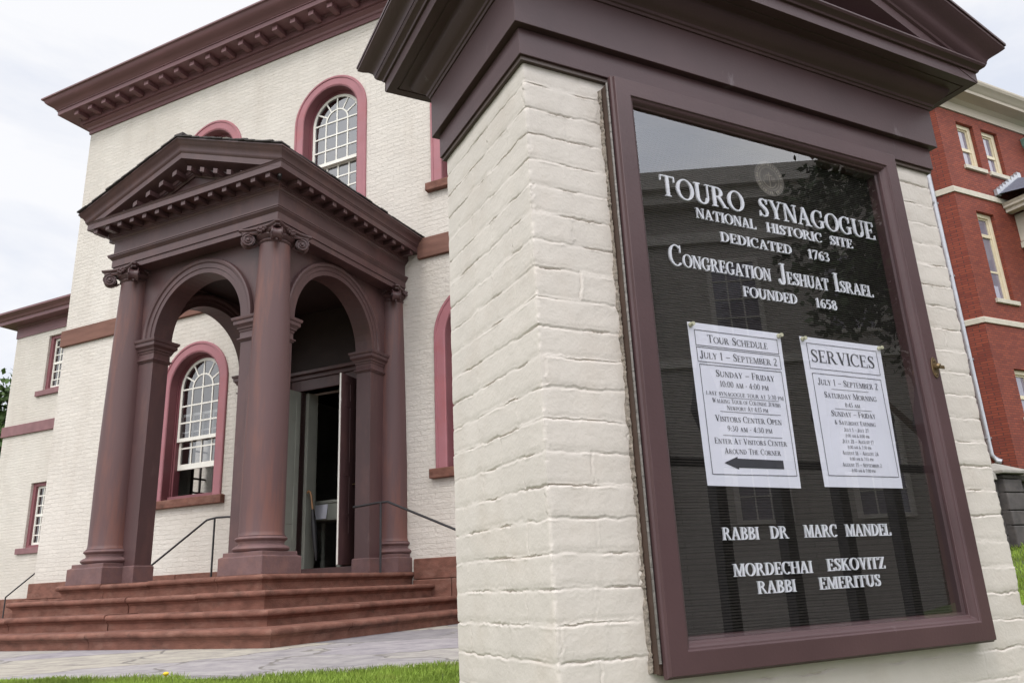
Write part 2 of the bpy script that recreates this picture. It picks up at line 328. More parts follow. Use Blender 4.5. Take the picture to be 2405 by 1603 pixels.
# flagstone forecourt, 4 mm above the lawn sheet; its near edge follows the turf line
edge = [(-9.5, 7.3), (-6.0, 5.95), (-4.4, 5.30), (-3.28, 4.93), (-2.6, 4.70), (-2.0, 4.46), (-1.6, 4.30), (-1.36, 4.22), (-1.1, 4.27), (-.7, 4.40), (-.2, 4.50), (.6, 4.64), (2.0, 4.9), (4.5, 5.0)]
far = [(4.5, 14.0), (-12, 19.0), (-16, 12)]
pm = MB(); pm.add([(x, y, GZ) for x, y in edge + far], [tuple(range(len(edge) + len(far)))])
tag(pm.build('path', PATH), kind='structure')
# street and pavement behind the photographer
rm = MB(); rm.box(-60, 60, -1.2, .0, -.02, 0)
c_ = Matrix.Rotation(TP, 3, 'Z')
def road(name, y0, y1, z, m):
    q = MB(); q.add([tuple(pw(x, y)[:2]) + (z,) for x, y in ((-50, y0), (50, y0), (50, y1), (-50, y1))], [(0, 1, 2, 3)])
    tag(q.build(name, m), kind='structure')
PAVE = mat('pavement_concrete', (.13, .125, .118), .9, .2, 3, .3, 60)
road('pavement', -4.2, -.9, -1.448, PAVE)
road('street', -10.5, -4.2, -1.446, ASPH)
road('far_pavement', -30, -10.5, -1.447, PAVE)

# ================================================================== SYNAGOGUE
VW = 2.6
syn = empty('synagogue', B0, TB, 'cream painted brick synagogue with pink arched window surrounds and heavy brown bracketed cornice', 'building')
UL, UR, ZT = -7.30, 4.32, 8.47
WIN_UP = [-4.03, -1.49, 1.05]; WIN_LO = [-4.01, 1.05]
HO = .53
openings = []
def arch_loop(cx, z0, zs, h, n=20):
    return [(cx - h, z0), (cx + h, z0)] + [(cx + h * math.cos(math.pi * i / n), zs + h * math.sin(math.pi * i / n)) for i in range(n + 1)]
for c in WIN_UP: openings.append(arch_loop(c, 5.27, 6.985, HO))
for c in WIN_LO: openings.append(arch_loop(c, 1.24, 2.99, HO))
DL, DR, DT = -1.88, -.78, 2.56
openings.append([(DL, .0), (DR, .0), (DR, DT), (DL, DT)])
def holed_wall(rect, loops, y, depth, name, m, parent):
    bm = bmesh.new(); ed = []
    x0, x1, z0, z1 = rect
    for lp in [[(x0, z0), (x1, z0), (x1, z1), (x0, z1)]] + loops:
        vs = [bm.verts.new((p[0], y, p[1])) for p in lp]
        ed += [bm.edges.new((vs[i], vs[(i + 1) % len(vs)])) for i in range(len(vs))]
    bmesh.ops.triangle_fill(bm, use_beauty=True, use_dissolve=False, edges=ed, normal=(0, -1, 0))
    for f in bm.faces:
        if f.normal.y > 0: f.normal_flip()
    for lp in loops + [[(x0, z0), (x1, z0), (x1, z1), (x0, z1)]]:
        a = [bm.verts.new((p[0], y, p[1])) for p in lp]; b = [bm.verts.new((p[0], y + depth, p[1])) for p in lp]
        for i in range(len(lp)):
            j = (i + 1) % len(lp); bm.faces.new((a[i], a[j], b[j], b[i]))
    # left flank with one window opening towards the yard
    for q in ([(y, z0), (y, z1), (5.6, z1), (5.6, z0)], [(6.4, z0), (6.4, z1), (11, z1), (11, z0)], [(5.6, z0), (5.6, 1.3), (6.4, 1.3), (6.4, z0)], [(5.6, 3.0), (5.6, z1), (6.4, z1), (6.4, 3.0)]):
        for xx in (x0, x0 + .02):
            bm.faces.new([bm.verts.new((xx, a_, b_)) for a_, b_ in q])
    bm.faces.new([bm.verts.new((x1, a_, b_)) for a_, b_ in ((y, z0), (11, z0), (11, z1), (y, z1))])
    bm.faces.new([bm.verts.new((a_, 11, b_)) for a_, b_ in ((x0, z0), (x1, z0), (x1, z1), (x0, z1))])
    me = bpy.data.meshes.new(name); bm.to_mesh(me); bm.free(); me.materials.append(m)
    o = bpy.data.objects.new(name, me); C.objects.link(o); o.parent = parent; return o
holed_wall((UL, UR, GB - .1, ZT), openings, VW, .30, 'wall', CREAM, syn)
# room behind: floor, ceiling, partition, a dim back wall
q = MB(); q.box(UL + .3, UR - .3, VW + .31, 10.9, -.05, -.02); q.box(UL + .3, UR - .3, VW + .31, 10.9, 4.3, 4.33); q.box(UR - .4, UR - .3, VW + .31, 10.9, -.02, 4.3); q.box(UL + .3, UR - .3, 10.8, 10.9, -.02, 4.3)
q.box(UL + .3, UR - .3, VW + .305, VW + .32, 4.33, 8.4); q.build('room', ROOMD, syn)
q = MB(); q.box(-5.7, -4.79, 3.3, 3.36, -.02, 4.3); q.build('room_partition', ROOMW, syn)
q = MB(); q.box(UL - .02, UL + .06, 5.6, 5.66, 1.3, 3.0); q.box(UL - .02, UL + .06, 6.34, 6.4, 1.3, 3.0)
for k in range(1, 3): q.box(UL, UL + .03, 5.6 + .267 * k - .02, 5.6 + .267 * k + .02, 1.3, 3.0)
for k in range(0, 7): q.box(UL, UL + .03, 5.66, 6.34, 1.3 + .28 * k - .018, 1.3 + .28 * k + .018)
q.build('side_window', WOODD, syn)
# water table of brownstone blocks
for (wa, wb) in ((UL - .06, -2.9), (.02, UR + .06)):
    q = MB(); q.box(wa + .02, wb - .02, VW - .03, VW + .02, GB - .1, .15)
    for r in range(3):
        z1 = .154 - r * .25; x = wa - .55 * (r % 2)
        while x < wb - .05:
            lo, hi = max(x, wa), min(x + 1.1, wb); x += 1.1
            if hi - lo > .05: q.box(lo + .004, hi - .004, VW - .055 - .02 * r, VW + .01, z1 - .246, z1)
    q.build('water_table', STONE, syn, bevel=.012)
# belt course
for a, b in ((UL - .05, -2.95), (.12, UR + .05)):
    q = MB(); q.box(a, b, VW - .05, VW + .05, 4.155, 4.452); q.build('belt_course', BELT, syn, bevel=.008)
# cornice
cor = MB(); path = [(UR, 10.9), (UR, VW), (UL, VW), (UL, 10.9)]
cor.sweep(path, [(-.05, 8.46), (.025, 8.46), (.025, 8.53), (.045, 8.545), (.06, 8.58), (.095, 8.61), (.11, 8.62), (.11, 8.645), (.145, 8.645), (.145, 8.76), (.16, 8.765), (.17, 8.785), (.43, 8.785), (.43, 8.79), (.435, 8.865),
                 (.45, 8.868), (.45, 8.885), (.47, 8.90), (.485, 8.925), (.52, 8.95), (.565, 8.975), (.60, 9.01), (.62, 9.055), (.635, 9.065), (.655, 9.07), (.655, 9.10), (-.05, 9.22)], caps=False)
cornice = cor.build('cornice', BROWN, syn, smooth=25)
cornice.data.materials.clear(); cornice.data.materials.append(mat('cornice_paint', (.170, .082, .088), .45, .10, 3, .10, 30, spec=.35, col2=(.22, .10, .11), fac2=.4, scale2=3, stretch=(.3, 1, 2)))
CORN = cornice.data.materials[0]
md = MB(); md.box(-.052, .052, -.375, -.13, 8.695, 8.787); md.box(-.060, .060, -.385, -.12, 8.775, 8.7875)
m0 = md.build('modillion', CORN, cornice, loc=(-7.26, VW, 0))
k = 1
while -7.26 + .3745 * k < UR + .1:
    dup(m0, cornice, (-7.26 + .3745 * k, VW, 0)); k += 1
ro = MB(); ro.add([(UL - .6, VW - .6, 9.13), (UR + .6, VW - .6, 9.13), (UR + .6, 11.5, 9.13), (UL - .6, 11.5, 9.13), (UL + 3.5, 6.2, 10.3), (UR - 3.5, 6.2, 10.3)], [(0, 1, 5, 4), (1, 2, 5), (2, 3, 4, 5), (3, 0, 4)])
ro.build('roof', SHINGLE, syn)

def arched_window(cx, zb, zs, rows, rowh, raise_=0., hs=.47, lower_rows=3):
    zl = zs - rows * rowh                                   # meeting rail
    cw = MB(); ro_, ri = .70, .535
    prof = [(ri, -.05), (ri, .015), (ri + .012, .022), (ro_ - .045, .022), (ro_ - .04, .034), (ro_ - .012, .034), (ro_, .024), (ro_, -.02)]
    rows_ = [[(cx + r, VW - o, zb) for r, o in prof]]
    for i in range(31):
        a = math.pi * i / 30; rows_.append([(cx + r * math.cos(a), VW - o, zs + r * math.sin(a)) for r, o in prof])
    rows_.append([(cx - r, VW - o, zb) for r, o in prof]); cw.grid(rows_)
    w = cw.build('window', PINK, syn, smooth=30)
    # reveal lining
    rv = MB(); pr = [(ri + .001, .012), (ri - .012, .012), (ri - .012, -.13), (ri - .03, -.13), (ri - .03, -.15), (hs + .004, -.15), (hs + .004, -.26)]
    rr = [[(cx + r, VW - o, zb) for r, o in pr]] + [[(cx + r * math.cos(math.pi * i / 30), VW - o, zs + r * math.sin(math.pi * i / 30)) for r, o in pr] for i in range(31)] + [[(cx - r, VW - o, zb) for r, o in pr]]
    rv.grid(rr); rv.box(cx - hs, cx + hs, VW + .06, VW + .26, zb - .02, zb + .06)
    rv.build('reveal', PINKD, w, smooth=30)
    yS = VW + .155
    def bar(m, x0, z0, x1, z1, wd=.024, y0=0, y1=.022):
        d = Vector((x1 - x0, z1 - z0)); n_ = Vector((-d.y, d.x)).normalized() * wd / 2
        m.poly([(x0 + n_.x, z0 + n_.y), (x1 + n_.x, z1 + n_.y), (x1 - n_.x, z1 - n_.y), (x0 - n_.x, z0 - n_.y)], yS + y0, yS + y1)
    us = MB(); ih = hs - .045
    ring = [(hs, 0), (ih, 0), (ih, -.04), (hs, -.04)]
    rr = [[(cx + r, yS - o, zl) for r, o in ring]] + [[(cx + r * math.cos(math.pi * i / 30), yS - o, zs + r * math.sin(math.pi * i / 30)) for r, o in ring] for i in range(31)] + [[(cx - r, yS - o, zl) for r, o in ring]]
    us.grid(rr, closed_v=True)
    us.box(cx - hs, cx + hs, yS - .002, yS + .045, zl - .025, zl + .03)
    hr = ih / 2
    for x in (-hr, 0, hr): bar(us, cx + x, zl, cx + x, zs if x else zs + ih, y0=.003 if x else .0045)
    for i in range(rows): bar(us, cx - ih, zs - i * rowh, cx + ih, zs - i * rowh)
    rr = [[(cx + r * math.cos(math.pi * i / 24), yS + o, zs + r * math.sin(math.pi * i / 24)) for r, o in ((hr + .012, .002), (hr - .012, .002), (hr - .012, .02), (hr + .012, .02))] for i in range(25)]
    us.grid(rr, closed_v=True)
    for a in (30, 60, 120, 150): bar(us, cx + hr * math.cos(R(a)), zs + hr * math.sin(R(a)), cx + ih * math.cos(R(a)), zs + ih * math.sin(R(a)), y0=.003)
    us.build('sash', SILLW, w)
    pn = MB(); lp = arch_loop(cx, zl, zs, ih + .005); pn.add([(p[0], yS + .012, p[1]) for p in lp], [tuple(range(len(lp)))]); pn.build('pane', PANE, w, fix=False)
    # lower sash slides behind the upper one
    y2 = .05; hl = zl - zb - .06; zb2 = zb + .06 + raise_
    ls = MB()
    ls.box(cx - hs, cx - ih, yS + y2, yS + y2 + .04, zb2, zb2 + hl); ls.box(cx + ih, cx + hs, yS + y2, yS + y2 + .04, zb2, zb2 + hl)
    ls.box(cx - ih, cx + ih, yS + y2, yS + y2 + .04, zb2, zb2 + .085); ls.box(cx - ih, cx + ih, yS + y2, yS + y2 + .04, zb2 + hl - .04, zb2 + hl)
    for x in (-hr, 0, hr): bar(ls, cx + x, zb2 + .08, cx + x, zb2 + hl - .03, y0=y2 + .006, y1=y2 + .026)
    for i in range(1, lower_rows): zz = zb2 + .085 + (hl - .125) * i / lower_rows; bar(ls, cx - ih, zz, cx + ih, zz, y0=y2 + .008, y1=y2 + .028)
    ls.build('sash', SILLW, w)
    pn = MB(); pn.add([(cx - ih, yS + y2 + .017, zb2 + .08), (cx + ih, yS + y2 + .017, zb2 + .08), (cx + ih, yS + y2 + .017, zb2 + hl - .03), (cx - ih, yS + y2 + .017, zb2 + hl - .03)], [(0, 1, 2, 3)]); pn.build('pane', PANE, w, fix=False)
    sm = MB(); sm.box(cx - .77, cx + .77, VW - .085, VW + .06, zb - .125, zb - .002); sm.build('sill', STONE, w, bevel=.012)
    return w
for c in WIN_UP: arched_window(c, 5.27, 6.985, 3, .245, lower_rows=4)
arched_window(WIN_LO[0], 1.24, 2.99, 3, .27, raise_=.42, lower_rows=3)
arched_window(WIN_LO[1], 1.24, 2.99, 3, .27, lower_rows=3)
# a blind drawn part way behind the upper middle window
# door surround and leaves
q = MB(); q.box(DL - .16, DL, VW - .04, VW + .2, 0, DT + .16); q.box(DR, DR + .16, VW - .04, VW + .2, 0, DT + .16); q.box(DL, DR, VW - .0395, VW + .2, DT, DT + .16)
q.box(DL - .20, DR + .20, VW - .07, VW + .02, DT + .16, DT + .22); q.box(DL - .26, DR + .26, VW - .13, VW + .02, DT + .22, DT + .27); q.box(DL, DR, VW - .06, VW + .31, -.015, .115)
q.build('door_frame', BROWN, syn, bevel=.006)
def leaf(name, m, w, h, loc, ang, handle=True):
    d = MB(); d.box(0, w, -.012, .012, 0, h); st = .085
    d.box(0, st, -.018, .018, .001, h - .001); d.box(w - st, w, -.018, .018, .001, h - .001); d.box(w / 2 - .05, w / 2 + .05, -.0175, .0175, .002, h - .002)
    for a, b in ((0, .16), (.24, .26), (.45, .53), (.82, .86), (.95, 1)):
        d.box(st, w - st, -.0172, .0172, a * h + .0015, b * h - .0015)
    o = d.build(name, m, syn, bevel=.004, loc=loc, rotz=ang)
    if handle:
        hn = MB(); hn.lathe(0, 0, [(.012, 0), (.012, .04), (.03, .05), (.034, .065), (.026, .08), (.005, .084)], 16)
        h_ = hn.build('handle', BRASS, o, smooth=40, loc=(w - .30, .018, 1.0)); h_.rotation_euler = (R(-90), 0, 0)
    return o
dr_ = leaf('door', BROWN, .54, 2.42, (DR - .0, VW - .06, .12), R(-84))
e_ = MB(); e_.box(.5405, .5465, -.010, .010, .004, 2.416); e_.build('door_edge', SILLW, dr_)
ln = leaf('door', WOODG, .54, 2.42, (DL + .03, VW - .06, .12), R(-91), False)
q = MB(); q.box(DL + .001, DL + .055, VW + .10, VW + .30, .116, DT - .001); q.build('door_lining', WOODG, syn)

# ---- things inside the open doorway
tb = empty('side_table', bw(-2.0, 3.25, .12), TB, 'pale wooden table with a turned leg just inside the open door', 'table')
q = MB(); q.box(-.24, .5, -.18, .3, .90, .94); q.box(-.20, .46, -.15, .27, .66, .90); q.build('table_top', WOODG, tb, bevel=.006)
for x, y in ((-.14, -.11), (.42, -.11), (-.14, .23), (.42, .23)):
    q = MB(); q.lathe(x, y, [(.035, 0), (.04, .1), (.02, .14), (.04, .2), (.022, .26), (.03, .45), (.038, .5), (.022, .54), (.04, .6), (.04, .66)], 16); q.build('leg', WOODG, tb, smooth=40)
pp = MB(); pp.box(-.14, .14, -.004, .004, 0, .24); o = pp.build('notice_card', PAPER, None, loc=bw(-1.90, 3.06, .80), rotz=TB); o.rotation_euler = (R(-12), 0, TB)
tag(o, 'white printed card leaning on the table inside the doorway', 'card')
um = empty('umbrella', bw(-1.60, 2.68, .10), TB, 'furled black umbrella with wooden handle leaning inside the doorway', 'umbrella')
q = MB(); q.tube([(.0, 0, .12), (-.02, .0, .3), (-.05, 0, .55), (-.085, 0, .80)], [.012, .035, .04, .022], 10); q.build('canopy', IRON, um, smooth=50)
q = MB(); q.tube([(-.085, 0, .80), (-.115, 0, .98), (-.135, 0, 1.04), (-.165, 0, 1.06), (-.185, 0, 1.03)], .014, 8); q.build('handle', TAN, um, smooth=50)

# ================================================================== PORTICO
por = empty('entrance_portico', B0, TB, 'brown classical entrance portico with arches, scrolled columns and a triangular pediment', 'portico')
PL, PR, PF = -2.84, -.03, -.03
pc = [(-.315, .255), (-2.555, .255), (-.315, 2.57), (-2.555, 2.57)]
def column(cx, cy, back=False):
    zt = 3.575
    n = 14
    shaft = [(.238, .375), (.228, .385), (.222, .42)] + [(.222 - (.222 - .168) * max(0, (i / n - .25) / .75) ** 1.35, .42 + (zt - .42) * i / n) for i in range(1, n + 1)]
    q = MB(); q.lathe(0, 0, shaft, 40); c = q.build('column', COLUMN, por, smooth=40, loc=(cx, cy, 0))
    b = MB(); pr = [(.24, .376)]
    pr += [(.236 + .022 * math.sin(math.pi * t / 6), .372 - .046 * t / 6) for t in range(7)]
    pr += [(.232, .322), (.232, .316), (.226, .305), (.228, .292), (.238, .284)]
    pr += [(.25 + .030 * math.sin(math.pi * t / 6), .282 - .062 * t / 6) for t in range(7)]
    b.lathe(0, 0, pr[::-1], 40); b.build('base', PLINTH, c, smooth=40)
    p = MB(); p.box(-.255, .255, -.255, .255, .178, .222); p.sweep([(.285, .285), (.285, -.285), (-.285, -.285), (-.285, .285)], [(-.1, 0), (0, 0), (0, .172), (-.03, .184), (-.1, .186)], closed=True)
    p.build('plinth', PLINTH, c, bevel=.006)
    k = MB()
    k.lathe(0, 0, [(.167, zt - .012), (.18, zt - .006), (.186, zt + .004), (.18, zt + .014), (.168, zt + .018), (.17, zt + .03), (.195, zt + .045), (.215, zt + .066), (.21, zt + .085), (.19, zt + .095), (.17, zt + .105)], 36)
    # abacus: concave sided, moulded
    def ring(sz, z, inset):
        pts = []
        for s_ in range(4):
            a = R(90 * s_ - 45); a2 = R(90 * s_ + 45)
            p0 = Vector((math.cos(a), math.sin(a))) * sz * 1.414; p1 = Vector((math.cos(a2), math.sin(a2))) * sz * 1.414
            am = R(90 * s_); nrm = Vector((math.cos(am), math.sin(am)))
            d = (p1 - p0).normalized()
            p0c, p1c = p0 + d * .03, p1 - d * .03
            for i in range(9):
                t = i / 8; pts.append((*(p0c.lerp(p1c, t) - nrm * inset * 4 * t * (1 - t)), z))
        return pts
    rows = [ring(.265, 3.672, .07), ring(.275, 3.680, .07), ring(.275, 3.695, .07), ring(.285, 3.70, .065), ring(.298, 3.712, .06), ring(.298, 3.727, .06)]
    m = len(k.v); k.grid(rows, closed_v=True); k.f.append(tuple(m + i for i in range(36))); k.f.append(tuple(m + 5 * 36 + i for i in range(36)))
    k.lathe(0, 0, [(.2, 3.66), (.215, 3.674)], 24)
    for s_ in range(4):
        a = R(90 * s_ + 45); d = Vector((math.cos(a), math.sin(a), 0)); t = Vector((-d.y, d.x, 0)); Z = Vector((0, 0, 1))
        ctr = d * .292 + Z * 3.600
        # rolled scroll: a waisted drum with a spiral fillet on both cheeks
        rows = []
        for j in range(9):
            o_ = (j / 8 - .5) * .10; rr = .060 + .014 * abs(j / 4 - 1) ** 1.5
            rows.append([ctr + t * o_ + (d * math.cos(2 * math.pi * i / 24) + Z * math.sin(2 * math.pi * i / 24)) * rr for i in range(24)])
        m = len(k.v); k.grid(rows, closed_v=True); k.f.append(tuple(m + i for i in range(24))); k.f.append(tuple(m + 8 * 24 + i for i in range(24)))
        for side in (-1, 1):
            pts = []; rad = []
            for i in range(44):
                f = i / 43; an = R(90) - 2 * math.pi * 2.3 * f * 1; rr = .070 * (1 - f) + .010
                pts.append(ctr + t * side * (.050 + .012 * f) + (-d * math.cos(an) * -1 + Z * math.sin(an)) * rr); rad.append(.0085 - .003 * f)
            k.tube(pts, rad, 6)
            m = len(k.v)
            eye = ctr + t * side * .066
            k.tube([ctr + t * side * .05, eye, eye + t * side * .004], [.016, .015, .006], 10)
            # band leading from the bell up into the scroll
            k.tube([d * .15 + t * side * .10 + Z * 3.655, d * .22 + t * side * .07 + Z * 3.668, ctr + t * side * .052 + Z * .072 - d * .01], [.012, .013, .011], 6)
        k.tube([ctr + d * .02 - Z * .07, ctr - d * .07 - Z * .05, ctr - d * .11 - Z * .03], [.014, .018, .006], 6)
        # leafy rosette in the middle of each side
        a = R(90 * s_); d2 = Vector((math.cos(a), math.sin(a), 0)); t2 = Vector((-d2.y, d2.x, 0))
        for px_, pz in ((0, .012), (.03, .03), (-.03, .03), (.035, -.012), (-.035, -.012), (0, -.03), (.06, .012), (-.06, .012)):
            p_ = d2 * (.225 if abs(px_) < .05 else .215) + t2 * px_ + Z * (3.69 + pz * .8)
            k.tube([p_ - d2 * .03, p_ + d2 * .012, p_ + d2 * .026], [.016, .02, .006], 7)
    k.build('capital', BROWN, c, smooth=35)
    return c
for x, y in pc: column(x, y)

# arch walls, archivolts, imposts
AFV, AT = .25, .22            # front wall face, wall thickness
ZS, RI, RO = 2.79, .685, .86
RIS = .75
def arch_outline(c0, a, b, zt, RI=.685):
    return [(a, 0), (a, zt), (b, zt), (b, 0), (c0 + RI, 0)] + [(c0 + RI * math.cos(math.pi * i / 32), ZS + RI * math.sin(math.pi * i / 32)) for i in range(33)] + [(c0 - RI, 0)]
FC, SCN = -1.435, 1.335
SRU, SLU = -.31, -2.56        # outer faces of the right and left arch walls
archiv = [(RI, .0), (RI, .022), (RI + .055, .022), (RI + .06, .032), (RI + .115, .032), (RI + .125, .048), (RI + .15, .055), (RI + .168, .05), (RO, .035), (RO, -.005)]
q = MB(); q.poly(arch_outline(FC, -2.42, -.45, 3.715), AFV, AFV + AT, 'y'); q.build('arch_wall', BROWN, por)
q = MB(); q.poly(arch_outline(SCN, AFV + .02, 2.6, 3.715, RIS), SRU - AT, SRU, 'x'); q.build('arch_wall', BROWN, por)
q = MB(); q.poly(arch_outline(SCN, AFV + .02, 2.6, 3.715, RIS), SLU, SLU + AT, 'x'); q.build('arch_wall', BROWN, por)
q = MB(); q.arch(FC, ZS, AFV, archiv, sgn=-1); q.arch(FC, ZS, AFV + AT, archiv, sgn=1); q.build('archivolt', BROWN, por, smooth=28)
archs = [(r + RIS - RI - (.012 if r > RI + .1 else 0), o_) for r, o_ in archiv]
q = MB(); q.arch(SCN, ZS, SRU, archs, sgn=1, axis='x'); q.arch(SCN, ZS, SRU - AT, archs, sgn=-1, axis='x'); q.build('archivolt', BROWN, por, smooth=28)
q = MB(); q.arch(SCN, ZS, SLU, archs, sgn=-1, axis='x'); q.arch(SCN, ZS, SLU + AT, archs, sgn=1, axis='x'); q.build('archivolt', BROWN, por, smooth=28)
imp = [(-.02, 2.515), (.012, 2.515), (.018, 2.53), (.03, 2.535), (.03, 2.548), (.012, 2.556), (.008, 2.565), (.008, 2.62), (.015, 2.625), (.02, 2.65), (.032, 2.655), (.036, 2.675), (.058, 2.70), (.064, 2.705), (.064, 2.745), (.075, 2.75), (.082, 2.77), (.082, 2.785), (-.02, 2.787)]
bas = [(-.02, 0), (.022, 0), (.022, .172), (.008, .184), (-.02, .186)]
piers = [(-2.36, FC - RI, AFV, AFV + AT), (FC + RI, -.51, AFV, AFV + AT), (SRU - AT, SRU, .30, SCN - RIS), (SRU - AT, SRU, SCN + RIS, 2.34), (SLU, SLU + AT, .30, SCN - RIS), (SLU, SLU + AT, SCN + RIS, 2.34)]
for x0, x1, y0, y1 in piers:
    q = MB(); q.sweep([(x1, y1), (x1, y0), (x0, y0), (x0, y1)], imp, closed=True); q.build('impost', BROWN, por, smooth=25)
    q = MB(); q.sweep([(x1, y1), (x1, y0), (x0, y0), (x0, y1)], bas, closed=True); q.build('pier_base', PLINTH, por)
q = MB(); q.box(-2.56, DL - .17, VW - .035, VW + .01, 0, 3.72); q.box(DR + .17, -.32, VW - .035, VW + .01, 0, 3.72); q.box(DL - .17, DR + .17, VW - .034, VW + .01, DT + .165, 3.72); q.build('back_panelling', mat('shade_darkened_boards', (.035, .022, .020), .6, .15, 6, spec=.25), por)  # porch shade put into the board colour, far darker than the brown paint
# entablature
EL, ER, EF = PL + .08, PR - .08, PF + .08
epath = [(ER, VW), (ER, EF), (EL, EF), (EL, VW)]
q = MB(); q.sweep(epath, [(-.44, 3.722), (-.44, 3.708), (-.008, 3.708), (-.008, 3.775), (.006, 3.778), (.006, 3.868), (.012, 3.872), (.02, 3.885), (.036, 3.90), (.042, 3.905), (.042, 3.918), (.05, 3.921), (.05, 3.937), (.0, 3.944), (.0, 4.12), (-.44, 4.12)])
q.build('entablature', BROWN, por, smooth=25)
q = MB(); q.box(EL + .3, ER - .3, EF + .3, VW - .001, 3.73, 3.76); q.build('porch_ceiling', bpy.data.materials['shade_darkened_boards'], por)  # ceiling shares the board colour with the porch shade in it
q = MB(); q.sweep(epath, [(-.3, 4.118), (.004, 4.118), (.008, 4.13), (.02, 4.138), (.03, 4.155), (.042, 4.16), (.042, 4.172), (.055, 4.172), (.055, 4.248), (.23, 4.248), (.23, 4.318), (.236, 4.322), (.242, 4.336), (.252, 4.342), (-.3, 4.346)])
pcor = q.build('cornice', BROWN, por, smooth=25)
dm = MB(); dm.box(-.033, .033, -.207, -.05, 4.190, 4.2485)
d0 = None; n_ = 14; sp_ = (ER - EL + .25) / 13.2
xs_ = [EL - .105 + i * .2135 for i in range(14)]
for i, x in enumerate(xs_):
    if d0 is None: d0 = dm.build('modillion', BROWN, pcor, loc=(x, EF, 0), bevel=.004)
    else: dup(d0, pcor, (x, EF, 0))
for i in range(12):
    o = dup(d0, pcor, (ER, EF - .02 + i * .2085 + .12, 0)); o.rotation_euler.z = R(90)
    o = dup(d0, pcor, (EL, EF - .02 + i * .2085 + .12, 0)); o.rotation_euler.z = R(-90)
# raking cornice, cyma along the eaves
SLP = .362; XC = (EL + ER) / 2; HW = (ER - EL) / 2
rk = [(.004, 4.205), (.06, 4.205), (.06, 4.2505), (.2315, 4.2505), (.2315, 4.3195), (.2385, 4.327), (.25, 4.340), (.253, 4.352), (.258, 4.372), (.275, 4.40), (.297, 4.417), (.307, 4.437), (.316, 4.442), (.316, 4.458), (-.02, 4.475)]
q = MB()
for sgn in (1, -1):
    a = [(XC + sgn * (HW + e), EF - e, z) for e, z in rk]; b = [(XC, EF - e, z + SLP * (HW + e)) for e, z in rk]
    q.grid([a, b])
    ey = [(e, z) for e, z in rk if e > .24]
    q.grid([[(XC + sgn * (HW + e), EF - e, z) for e, z in ey], [(XC + sgn * (HW + e), VW, z) for e, z in ey]])
q.build('pediment_moulding', BROWN, por, smooth=25)
q = MB(); q.poly([(EL - .1, 4.33), (ER + .1, 4.33), (ER + .1, 4.40), (XC, 4.40 + SLP * (HW + .1)), (EL - .1, 4.40)], EF + .001, EF + .05); q.build('tympanum', BROWN, por)
q = MB()
for sgn in (1, -1):     # inner bed moulding framing the tympanum
    pr = [(0, 0), (.018, .0), (.03, .02), (.045, .028), (.05, .05), (0, .055)]
    q.grid([[(XC + sgn * (HW - .03), EF - e, 4.196 + z) for e, z in pr], [(XC, EF - e, 4.196 + z + SLP * (HW - .03)) for e, z in pr]])
q.build('tympanum_frame', BROWN, por, smooth=25)
for sgn in (1, -1):
    for i in range(7):
        x = .12 + i * .2135
        if x > HW - .16: continue
        r_ = MB(); zz = 4.190 + SLP * (HW - x)
        r_.add([(XC + sgn * (x - .033), y, zz + dz + SLP * .033) for y in (EF - .207, EF - .05) for dz in (0, .058)] + [(XC + sgn * (x + .033), y, zz + dz - SLP * .033) for y in (EF - .207, EF - .05) for dz in (0, .058)],
               [(0, 1, 3, 2), (4, 6, 7, 5), (0, 4, 5, 1), (2, 3, 7, 6), (0, 2, 6, 4), (1, 5, 7, 3)])
        r_.build('rake_modillion', BROWN, por)
# shingled roof
q = MB(); rng = random.Random(3)
for sgn in (1, -1):
    nrow = 13; L_ = HW + .318
    for i in range(nrow):
        xa, xb = L_ * (1 - i / nrow), L_ * (1 - (i + 1.25) / nrow)
        y = EF - .326
        while y < VW:
            wd = rng.uniform(.11, .2); y2 = min(VW, y + wd - .004); jo = rng.uniform(-.012, .012); ys_ = y - (rng.uniform(0, .02) if y < EF - .3 else 0)
            za = 4.478 - .008 + SLP * (L_ - xa) * 1 + .012 + rng.uniform(0, .006); zb_ = 4.478 - .008 + SLP * (L_ - max(xb, 0)) + .004
            xa2 = XC + sgn * (xa + jo); xb2 = XC + sgn * max(xb, 0)
            q.add([(xa2, ys_, za), (xb2, ys_, zb_), (xb2, y2, zb_), (xa2, y2, za), (xa2, ys_, za - .016), (xb2, ys_, zb_ - .014), (xb2, y2, zb_ - .014), (xa2, y2, za - .016)],
                  [(0, 1, 2, 3), (4, 7, 6, 5), (0, 4, 5, 1), (1, 5, 6, 2), (2, 6, 7, 3), (3, 7, 4, 0)])
            y += wd
q.box(XC - .07, XC + .07, EF - .30, VW, 4.478 + SLP * (HW + .34) - .005, 4.478 + SLP * (HW + .34) + .028)
q.build('roof', SHINGLE, por)
# small lens under the eave corner
sc_ = empty('security_camera', bw(-.015, -.05, 4.235), TB, 'tiny round black security camera under the portico eave corner', 'camera')
q = MB(); q.tube([(-.05, .05, 0), (.0, 0, 0), (.022, -.022, 0)], .024, 14); q.build('housing', IRON, sc_, smooth=40)
q = MB(); q.tube([(.0225, -.0225, 0), (.024, -.024, 0)], .013, 14); q.build('lens_ring', ZINC, sc_, smooth=40)

